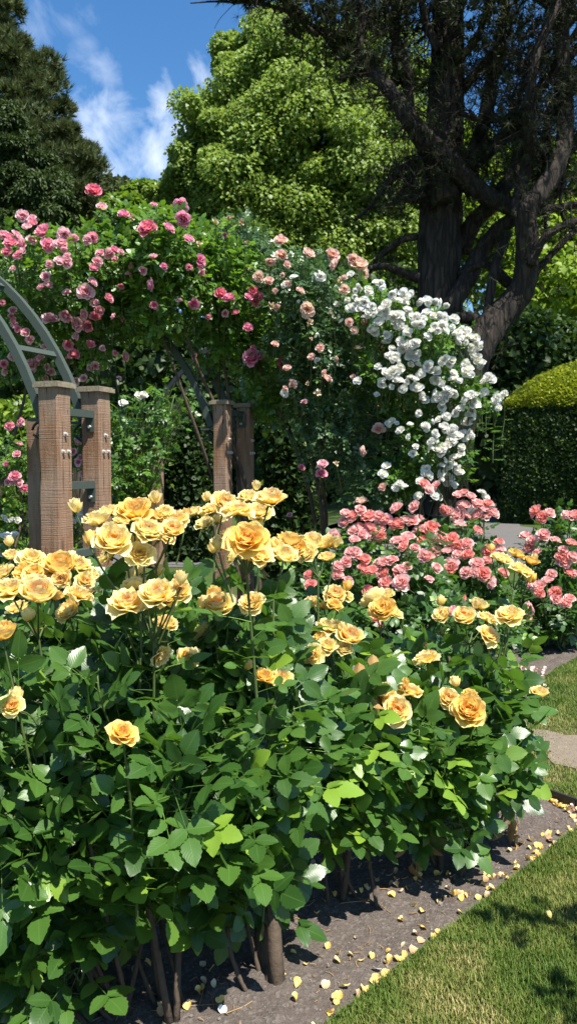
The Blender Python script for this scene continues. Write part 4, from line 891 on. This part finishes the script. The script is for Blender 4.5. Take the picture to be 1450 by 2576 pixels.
# ---------------------------------------------------------------- the great pine on the right
root = empty('pine_tree', P(1105, 1290, 24)*[1, 1, 0], 'huge dark pine with a thick furrowed trunk and tangled bare limbs, right of centre', 'tree')
PB = np.array(root.location)
def zp(pts, d0, wob=.8):
    pts = np.asarray(pts, float); ph = R.uniform(0, 6.28); n = len(pts); out = []
    for i, (x, y, r) in enumerate(pts):
        d = d0+wob*math.sin(ph+i*.8)*min(1, i/2); p = P(725+.5*x, .5*y, d); out.append((*p, r*.5*d/F))
    out = catmull(out, 5); return out[:, :3]-PB, np.maximum(out[:, 3], .01)
LIMB = [
 ([(740,2700,160),(748,2300,135),(755,1700,118),(757,1288,108),(765,1000,105),(775,800,96),(790,500,88),(800,200,80),(800,0,70),(800,-400,50),(810,-900,25)], 24, .2),
 ([(790,1020,75),(740,850,66),(690,720,56),(600,590,46),(520,470,36),(400,330,28),(330,250,24),(230,180,20),(100,130,15),(0,20,12),(-120,-60,9)], 23.2, .7),
 ([(690,700,46),(800,800,48),(900,910,48),(1020,1000,45),(1150,1050,38),(1210,1065,28)], 22.6, .3),
 ([(860,1260,55),(930,1120,44),(1030,1020,40),(1110,900,35),(1165,825,30),(1215,700,22)], 24.3, .8),
 ([(870,870,34),(980,780,37),(1060,710,36),(1150,620,33),(1230,500,30),(1310,380,28),(1400,280,25),(1520,190,20)], 24.6, 1),
 ([(890,850,30),(980,620,36),(1010,450,35),(1040,300,28),(1080,100,25),(1100,-100,18)], 23.8, .8),
 ([(800,1600,50),(830,1520,46),(900,1400,46),(960,1280,43),(1050,1160,40),(1130,1100,36),(1190,1070,30)], 23, .5),
 ([(640,1190,20),(560,1210,18),(500,1260,16),(450,1300,14),(400,1380,10)], 23.4, .6),
 ([(670,800,17),(560,850,15),(480,950,12),(400,1050,9),(330,1110,6)], 23.2, .8),
 ([(690,980,11),(580,1015,9),(440,1040,7),(380,1060,4)], 23, .6),
 ([(680,1000,32),(590,965,34),(620,900,28),(660,840,24)], 23.4, .2),
 ([(650,1400,26),(560,1365,22),(480,1340,18),(400,1350,12)], 23.3, .5),
 ([(860,460,27),(950,360,23),(1040,250,18),(1120,150,14)], 24.2, .6),
 ([(850,560,13),(960,605,12),(1080,600,11),(1190,560,9)], 23, .4),
 ([(610,600,26),(595,340,24),(520,150,20),(480,0,16),(470,-120,10)], 23.6, .5),
 ([(350,260,20),(370,100,18),(340,-60,14)], 23.4, .4), ([(540,380,20),(530,150,17),(525,-60,12)], 24.6, .4),
 ([(860,300,20),(950,180,18),(1000,20,14),(1010,-100,10)], 24.5, .5), ([(760,250,24),(690,120,20),(660,-30,14)], 23.4, .4)]
LIMB2 = [
 ([(790,2500,110),(850,2100,95),(925,1830,78),(1020,1640,76),(1110,1540,70),(1180,1430,62),(1200,1250,56),(1195,1080,55),(1260,980,48),(1340,850,45),(1390,680,42),(1380,480,45),(1370,300,40),(1375,100,35),(1380,-150,28)], 22, .4),
 ([(1150,1090,36),(1155,1000,34),(1190,850,33),(1215,700,32),(1205,550,28),(1240,300,26),(1330,60,22),(1380,-80,14)], 21.8, .5),
 ([(990,1640,28),(1000,1550,24),(1030,1380,26),(1070,1240,23),(1110,1170,18)], 22.6, .4),
 ([(1200,1065,24),(1320,1050,21),(1450,1030,19),(1560,1000,14)], 21.6, .4),
 ([(1215,1330,26),(1270,1220,22),(1350,1150,20),(1450,1110,18),(1560,1080,14)], 21.8, .4), ([(1210,1400,20),(1350,1250,16),(1440,1160,13),(1540,1100,9)], 22.3, .4),
 ([(1395,470,28),(1450,390,24),(1530,300,18)], 22, .3), ([(1360,830,24),(1430,720,24),(1500,640,20)], 22.4, .3), ([(1000,1700,40),(930,1610,34),(860,1600,26)], 22.6, .2),
 ([(1180,1450,24),(1100,1420,28),(1000,1330,22),(900,1360,20),(860,1380,16)], 23.2, .3), ([(1250,980,30),(1280,820,26),(1300,640,22),(1320,500,16)], 22.8, .5),
 ([(1180,700,16),(1130,560,14),(1180,420,12),(1160,250,9)], 22.3, .4), ([(1385,900,16),(1300,1080,10),(1290,1160,6)], 22, .4), ([(1440,1150,12),(1380,1100,10),(1370,960,8),(1440,880,6)], 22.1, .2)]
def limbs_of(root, lst, tip, d):
    pts = []
    for i, (p, d0, wb) in enumerate(lst):
        V, r = zp(p, d0, wb); g = Geo(); tube(g, V, r, 14 if i == 0 else 8, None, True, .07); g.obj('trunk' if i == 0 else 'limb', M['bark'], root); pts.append((V, r))
    return pts
lm = limbs_of(root, LIMB, None, 24)
root2 = empty('pine_tree', P(1190, 1300, 22)*[1, 1, 0], 'second dark pine with a leaning forked trunk, behind the clipped hedge', 'tree')
PB1 = PB; PB = np.array(root2.location); lm2 = limbs_of(root2, LIMB2, None, 22); PB2 = PB
def twigs(root, PBx, lms, n, lo, hi, seed):
    tw, nd = Geo(), Geo(); segs = [(V+PBx, r) for V, r in lms[1:]]
    w = np.array([len(v) for v, r in segs], float); w /= w.sum(); k = 0
    while k < n:
        V, r = segs[R.choice(len(segs), p=w)]; p = V[R.integers(len(V))]
        if not lo < p[2] < hi: 
            if R.random() < .9: continue
        k += 1; d = rdir(1)[0]; L = R.uniform(.5, 1.9); d[2] = d[2]*.6+.05; pts = [p]; rr = R.uniform(.012, .03)
        for s in range(7):
            d = unit(d+R.normal(size=3)*.42+[0, 0, R.uniform(-.28, .12)]); pts.append(pts[-1]+d*L/7)
        tube(tw, catmull(pts, 2), np.linspace(rr, .006, 15), 4, None, False)
        for s in range(2, 8, 2):
            if R.random() < .6:
                q = pts[s]; dd = unit(d+R.normal(size=3)*.9); e = q+dd*R.uniform(.2, .6)+[0, 0, -.08]; tube(tw, bez(q, (q+e)/2+R.normal(size=3)*.08, e, 5), np.linspace(.01, .004, 5), 3, None, False)
                m = 16; o = unit(dd*.6+R.normal(size=(m, 3))*.55+[0, 0, -.2]); spread(nd, NEED, np.repeat(e[None], m, 0), frames(o, rdir(m))*R.uniform(.16, .32, m)[:, None, None], np.full(m, R.random()))
    tw.obj('twigs', M['bark'], root, origin=PBx).location = (0, 0, 0)
    return nd
nd = twigs(root, PB1, lm, 1100, 9.3, 17, 1)
# overhanging crown: needle pads above the frame, its lowest boughs drooping in at the top
pads = []
for i in range(75):
    a = R.uniform(0, 6.28); rr = 9.5*math.sqrt(R.random()); h = R.uniform(16.2, 21)-.02*rr*rr
    c = np.array([8.5+rr*math.cos(a), 22+rr*.8*math.sin(a), h]); yy = c[1]
    if c[2] < CAMH+1.0+(1165+60)/F*yy: c[2] = CAMH+1.2+(1165+60)/F*yy+R.uniform(0, 2)
    pads.append((c, np.array([1.25, 1.25, .45])))
tuft_clumps(nd, pads, 70, .36, 9)
low = blobs([(640,-20,23,60,22,.5),(590,5,23,50,12,.4),(700,10,23,60,24,.6),(760,40,23,50,30,.7),(820,60,23.5,50,40,.7),(850,120,23.5,40,36,.7),(900,40,24,50,40,.7),(980,60,24,50,50,.8),(1060,40,24,60,50,.9),(1180,60,23,60,60,1),(1260,80,23,60,60,1),(1390,40,22.5,60,50,1),(1330,170,23,40,40,.8),(900,190,23.5,40,30,.6),(1000,250,24,40,40,.6),(1100,180,24,50,40,.7),(1240,180,24,40,30,.7)])
tuft_clumps(nd, subclumps(low, 8, (.3, .5)), 12, .3, 12)
nd.obj('crown', M['leaf_pine'], root, origin=PB1).location = (0, 0, 0)
g = Geo()
for c, s in pads[::2]:
    st = np.array([8.0, 24, R.uniform(12.5, 16)]); tube(g, bez(st, (st+c)/2+[0, 0, .5], c, 6), np.linspace(.09, .03, 6), 5, None, False)
st = P(800, 90, 23.2); e = P(478, 8, 23); tube(g, catmull([st, P(700, 20, 23), P(560, 4, 23), e], 5), np.linspace(.07, .015, 16), 6)
g.obj('boughs', M['bark'], root, origin=PB1).location = (0, 0, 0)
nd2 = twigs(root2, PB2, lm2, 520, 9.5, 16, 2); nd2.obj('crown', M['leaf_pine'], root2, origin=PB2).location = (0, 0, 0)

# ---------------------------------------------------------------- hedges, shrubs, the wood behind
def shell_leaves(geo, pos, nr, size, tm=TWO, jit=.6, out=.35, young=.05):
    n = len(pos); o = unit(nr*out+R.normal(size=(n, 3))*jit+[0, 0, .1]); nn = unit(nr+R.normal(size=(n, 3))*.5)
    spread(geo, tm, pos, frames(o, nn)*(size*R.uniform(.6, 1.3, n))[:, None, None], np.where(R.random(n) < young, 1, R.uniform(0, .88, n)))
# clipped hedge at the right: dark face, domed top with sunlight put into its leaf colour
hn = unit([-.52, -.85, 0]); ht = np.array([-hn[1], hn[0], 0])
c0 = P(1268, 1165, 20.0)*[1, 1, 0]                         # left end of the face seen by the camera
root = empty('clipped_hedge', c0+ht*2-hn*1.5, 'broad clipped yew hedge with domed top tinted as sunlit and dark face, at the right edge', 'hedge')
O = np.array(root.location)
if (ht @ np.array([1, 0, 0])) < 0: ht = -ht
root.location = tuple(c0+ht*2.5-hn*1.5); O = np.array(root.location)
LH, DH, HH = 4.2, 3.2, 2.95
def dome(s, t): return HH+1.15*np.sqrt(np.clip(1-((s-LH*.5)/(LH*.5))**2, 0, 1))*np.sqrt(np.clip(1-((t-DH*.5)/(DH*.5))**2, 0, 1))
n = 60000; s = R.uniform(0, LH, n); z = R.uniform(0, HH, n); fb = R.random(n); side = fb > .62
t0 = np.where(side, R.uniform(0, DH, n), 0); s0 = np.where(side, 0, s)
bul = .12*np.sin(z*1.1+.4)+.08*(vnoise(s0+t0+5, z, .35, 21)-.5)
pos = c0+s0[:, None]*ht-t0[:, None]*hn+z[:, None]*UP; nr = np.where(side[:, None], -ht, hn); pos = pos+nr*bul[:, None]+R.normal(size=(n, 3))*.025
pos[:, :] += (-ht*(-.0))[None]
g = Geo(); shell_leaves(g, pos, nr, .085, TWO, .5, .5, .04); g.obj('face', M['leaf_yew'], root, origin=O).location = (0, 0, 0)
n = 80000; s = LH*(.5-.5*np.cos(math.pi*R.random(n))); t = DH*(.5-.5*np.cos(math.pi*R.random(n))); zt = dome(s, t)-.02+R.normal(size=n)*.03
pos = c0+s[:, None]*ht-t[:, None]*hn+zt[:, None]*UP; nr = unit(np.stack([dome(s-.1, t)-dome(s+.1, t), dome(s, t-.1)-dome(s, t+.1), np.full(n, .2)], -1)); nw = nr[:, :1]*ht+nr[:, 1:2]*(-hn)+nr[:, 2:]*UP
g = Geo(); shell_leaves(g, pos, nw, .085, TWO, .5, .5, .1); g.obj('sunlit_tint_top', M['leaf_hedge_sunlit'], root, origin=O).location = (0, 0, 0)
g = Geo(); box(g, c0+ht*LH/2-hn*DH/2+UP*HH/2, np.array([ht, -hn, UP]), (LH/2-.1, DH/2-.1, HH/2-.02))  # dark solid added inside the hedge to block the view through its leaves
gs, gt = np.meshgrid(np.linspace(.1, LH-.1, 20), np.linspace(.1, DH-.1, 14)); i = np.arange(13)[:, None]*20+np.arange(19)[None]
pp = c0+gs[..., None]*ht-gt[..., None]*hn+(dome(gs, gt)-.1)[..., None]*UP; g.add(pp.reshape(-1, 3), np.stack([i, i+1, i+21, i+20], -1).reshape(-1, 4)); g.obj('dark_core', M['bark2'], root, origin=O).location = (0, 0, 0)
# loose hedge at the left behind the posts
def hedge_row(name, p0, p1, h, thick, n, size, mat, lab, cat, young=.08):
    p0, p1 = np.array(p0, float), np.array(p1, float); d = unit(p1-p0); nv = np.array([d[1], -d[0], 0]); L = np.linalg.norm(p1-p0)
    root = empty(name, (p0+p1)/2, lab, cat); O = np.array(root.location)
    s = R.uniform(0, L, n); k = R.random(n); top = k < .3; z = np.where(top, h, h*R.random(n)**.8); t = np.where(top, R.uniform(-thick, thick, n), thick)
    bul = .22*(vnoise(s+3, z+3, .5, 31)-.5)
    pos = p0+s[:, None]*d+(t+np.where(top, 0, bul))[:, None]*nv+(z+np.where(top, bul, 0))[:, None]*UP+R.normal(size=(n, 3))*.06
    nr = np.where(top[:, None], UP, nv+UP*.35); g = Geo(); shell_leaves(g, pos, unit(nr), size, TWO, .6, .4, young); g.obj('foliage', mat, root, origin=O).location = (0, 0, 0)
    g = Geo(); box(g, (p0+p1)/2+UP*h*.48, np.array([d, nv, UP]), (L/2, thick*.7, h*.46)); g.obj('dark_core', M['bark2'], root, origin=O, smooth=False).location = (0, 0, 0)  # dark filler box added behind the leaves, no real twigs
    return root
hedge_row('garden_hedge', (-6.4, 9.6, 0), (-2.35, 9.0, 0), 1.98, .5, 26000, .085, M['leaf_shrub'], 'bright green loose hedge behind the two joined posts', 'hedge')
def column(name, px, ptop, d, wpx, lab, mat, cat, n=9000, size=.085):
    p = P(px, ptop, d); base = np.array([p[0], p[1], 0]); root = empty(name, base, lab, cat); h = p[2]; w = wpx*d/F/2
    z = R.random(n)*h; a = R.uniform(0, 6.28, n); prof = w*np.sqrt(np.clip(1-(np.clip(z/h-.55, 0, 1)/.45)**2.2, 0, 1)); bul = 1+.35*(vnoise(a*3+5, z+2, .5, 41)-.5)
    pos = np.stack([np.cos(a)*prof*bul, np.sin(a)*prof*bul, z], -1)+R.normal(size=(n, 3))*.03; nr = unit(np.stack([np.cos(a), np.sin(a), np.full(n, .35)], -1))
    g = Geo(); shell_leaves(g, pos, nr, size, TWO, .5, .5, .06); g.obj('foliage', mat, root)
    g = Geo(); zz2 = np.linspace(0, h*.97, 12); tube(g, [(0, 0, x) for x in zz2], [.85*w*math.sqrt(max(.02, 1-(max(0, x/h-.55)/.45)**2.2)) for x in zz2], 12); g.obj('dark_core', M['bark2'], root)  # solid dark filler added so the leaf shell is not see-through
column('yew_column', 478, 1020, 12.5, 125, 'tall dark yew seen through the arch, between far and near posts', M['leaf_yew'], 'yew', 12000)
column('yew_column', 730, 1010, 9.6, 110, 'dark upright yew under the apricot climber', M['leaf_yew'], 'yew', 12000)
# bushes with white blooms in the middle distance
def shrub(px, lab, sh, n, L, mat, wh, base):
    bl = blobs(sh); root = empty('rose_shrub', base, lab, 'rose bush', None); O = np.array(base, float)
    fol, stm = grow(bl, n, LEAF_LO, L, [O], 6, .004, .9, .1)
    for c, s in bl: tube(stm, bez(O, (O+c)/2+[0, 0, .2], c, 8), np.linspace(.012, .005, 8), 6)
    fol.obj('foliage', M[mat], root, origin=O).location = (0, 0, 0); stm.obj('stems', M['stem'], root, origin=O).location = (0, 0, 0)
    for x, y, s in wh:
        d = hit(x, y, bl); p = P(x, y, (d-.05) if d else sh[0][2]); put_bloom(root, random.choice(BL['w']), p, unit(UP*.5+unit(CAMP-p)*.7+R.normal(size=3)*.3), s*p[1]/F*.56, 'rose_bloom', False)
shrub(0, 'arching rose shrub with a few white blooms, beyond the joined posts', [(370,1040,9.3,70,70,.4),(310,1050,9.4,50,60,.4),(380,1150,9.0,50,40,.3),(440,990,9.4,70,50,.4),(310,1170,9.0,50,70,.4)], 130, .14, 'leaf_w', [(309,1014,24),(350,995,20),(363,993,18)], np.array([-1.9, 9.4, 0]))
shrub(0, 'low rose shrub with white blooms at the left edge, behind yellow flowers', [(30,1330,6.6,70,50,.3),(210,1310,7.2,40,50,.3)], 50, .1, 'leaf_c', [(18,1350,32),(10,1385,34),(35,1345,22),(12,1305,22),(45,1308,16),(30,1307,16),(205,1285,24),(203,1303,22),(185,1312,16)], np.array([-2.3, 6.9, 0]))
# shade-giving shrub right of the frame, seen through its shadow on the lawn
b = np.array([2.05, 1.35, 0.])
bl = [(np.array([1.5, 1.62, 1.95]), np.array([.2, .16, .14])), (np.array([1.75, 1.35, 1.9]), np.array([.22, .2, .18])), (np.array([1.35, 1.3, 1.85]), np.array([.16, .16, .12])), (np.array([1.95, 1.4, 1.6]), np.array([.2, .2, .3]))]
root = empty('standard_rose', b, 'standard rose beside the camera throwing leafy shadow on the near lawn', 'rose bush')
fol, stm = grow(bl, 6, LEAF_MID, .13, None, 6, .004, .5, .1); fol.obj('foliage', M['leaf_y'], root, origin=b).location = (0, 0, 0); stm.obj('stems', M['stem'], root, origin=b).location = (0, 0, 0)
g = Geo()
for c, s in bl: tube(g, bez(b, b+[0, 0, 1.1], c, 8), np.linspace(.02, .006, 8), 6)
g.obj('trunk', M['cane'], root, origin=b).location = (0, 0, 0)
# the dark belt of shrubs closing the garden
g = Geo(); wb = []
for i in range(46):
    x = -15+32*i/45+R.uniform(-.5, .5); wb.append((np.array([x, 31+R.uniform(-1.5, 1.5), R.uniform(1.2, 5.4)]), np.array([1.7, 1.2, R.uniform(1.3, 2.2)])))
for i in range(26): wb.append((np.array([R.uniform(6, 17), R.uniform(29, 33), R.uniform(3, 6.5)]), np.array([1.5, 1.2, 1.5])))
for i in range(60): wb.insert(0, (np.array([-16+34*i/59, 32+R.uniform(-1, 1), R.uniform(.6, 2.4)]), np.array([1.3, 1.0, 1.4])))
for i in range(44): wb.insert(0, (np.array([R.uniform(-17, 7), 33+R.uniform(-1, 1), R.uniform(4.5, 8.5)]), np.array([1.7, 1.0, 1.5])))
for i in range(20): wb.insert(0, (np.array([R.uniform(6, 17), 33+R.uniform(-1, 1), R.uniform(3, 6)]), np.array([1.7, 1.0, 1.5])))
clump_leaves(g, wb, 620, .3, TWO, (.6, 1.05), .35, .3)
uu, vv = np.meshgrid(np.linspace(0, 6.283, 11)[:-1], np.linspace(.15, 2.99, 7)); sph = np.stack([np.sin(vv)*np.cos(uu), np.sin(vv)*np.sin(uu), np.cos(vv)], -1).reshape(-1, 3)
sq = np.array([(r*10+k, r*10+(k+1) % 10, r*10+10+(k+1) % 10, r*10+10+k) for r in range(6) for k in range(10)])
for c, s in wb[:170]: g.add(sph*s*.75+c+[0, .5, -.3], sq, None, np.zeros((70, 3)))
tag(g.obj('woodland', M['leaf_wood']), 'dark mass of evergreen shrubs and trees closing the garden behind the arches', 'woodland', None, 'stuff')

# ---------------------------------------------------------------- sky, sun, camera
w = bpy.data.worlds.new('World'); bpy.context.scene.world = w; w.use_nodes = True; nt = w.node_tree; nt.nodes.clear()
def wn(t, **kw):
    x = nt.nodes.new('ShaderNode'+t)
    for k, v in kw.items():
        if k in x.bl_rna.properties: setattr(x, k, v)
        else: x.inputs[k].default_value = v
    return x
sky = wn('TexSky', sky_type='NISHITA', sun_disc=False, sun_elevation=EL, altitude=50, air_density=1.0, dust_density=.35, ozone_density=2.2)
sky.sun_rotation = math.atan2(SUN[0], SUN[1])
tc = wn('TexCoord'); nz = wn('TexNoise', Scale=17.0, Detail=9, Roughness=.6, Distortion=.5); nt.links.new(tc.outputs['Generated'], nz.inputs['Vector'])
total = None
def mth(op, a, b, clamp=False):
    x = wn('Math', operation=op, use_clamp=clamp)
    for i, k in enumerate((a, b)):
        if isinstance(k, (int, float)): x.inputs[i].default_value = k
        else: nt.links.new(k, x.inputs[i])
    return x.outputs[0]
for (u, v, ru, rv, amp) in [(250,340,75,75,.8),(300,420,70,60,.75),(430,270,38,85,.95),(390,400,40,60,.8),(500,185,50,45,.75),(265,160,38,40,.4),(170,60,70,40,.32),(470,330,50,60,.8),(215,110,50,30,.25)]:
    c = unit(ray(u, v)); s = F/np.linalg.norm(ray(u, v))
    mp = wn('VectorMath', operation='SUBTRACT'); nt.links.new(tc.outputs['Generated'], mp.inputs[0]); mp.inputs[1].default_value = tuple(c)
    sc = wn('VectorMath', operation='MULTIPLY'); nt.links.new(mp.outputs[0], sc.inputs[0]); sc.inputs[1].default_value = (s/ru, s/ru, s/rv)
    ln = wn('VectorMath', operation='LENGTH'); nt.links.new(sc.outputs[0], ln.inputs[0])
    f = mth('SUBTRACT', 1.12, ln.outputs['Value']); f = mth('ADD', f, mth('MULTIPLY', mth('SUBTRACT', nz.outputs['Fac'], .52), 4.0))
    f = mth('MULTIPLY', mth('MULTIPLY', f, .75, True), amp); total = f if total is None else mth('MAXIMUM', total, f)
total = mth('MULTIPLY', total, .95, True)
hs = wn('HueSaturation', Saturation=1.28, Value=1.0); nt.links.new(sky.outputs[0], hs.inputs['Color'])
mx = wn('Mix', data_type='RGBA'); nt.links.new(total, mx.inputs[0]); nt.links.new(hs.outputs[0], mx.inputs[6]); mx.inputs[7].default_value = (5.6, 6.2, 7.2, 1)
bg = wn('Background', Strength=.086); nt.links.new(mx.outputs[2], bg.inputs[0]); ow = wn('OutputWorld'); nt.links.new(bg.outputs[0], ow.inputs[0])
sd = bpy.data.lights.new('sun', 'SUN'); sd.energy = 5.0; sd.angle = math.radians(.53); sd.color = (1, .95, .87)
so = bpy.data.objects.new('sun', sd); C.objects.link(so); so.rotation_euler = Vector(SUN).to_track_quat('Z', 'Y').to_euler(); so.location = (10, -10, 30)
cam = bpy.data.cameras.new('camera'); cam.sensor_fit = 'VERTICAL'; cam.sensor_height = 24; cam.lens = 24*F/2575.8; cam.clip_end = 1000; cam.clip_start = .02; cam.dof.use_dof = True; cam.dof.focus_distance = 2.5; cam.dof.aperture_fstop = 5.6
co = bpy.data.objects.new('camera', cam); C.objects.link(co); co.location = (0, 0, CAMH); co.rotation_euler = (math.pi/2-PITCH, 0, 0)
sc = bpy.context.scene; sc.camera = co
sc.view_settings.view_transform = 'Standard'; sc.view_settings.look = 'None'; sc.view_settings.exposure = 1.18; sc.view_settings.gamma = 1
sc.render.engine = 'CYCLES'; sc.cycles.max_bounces = 6; sc.cycles.diffuse_bounces = 3; sc.cycles.glossy_bounces = 2; sc.cycles.transmission_bounces = 4; sc.cycles.use_denoising = True
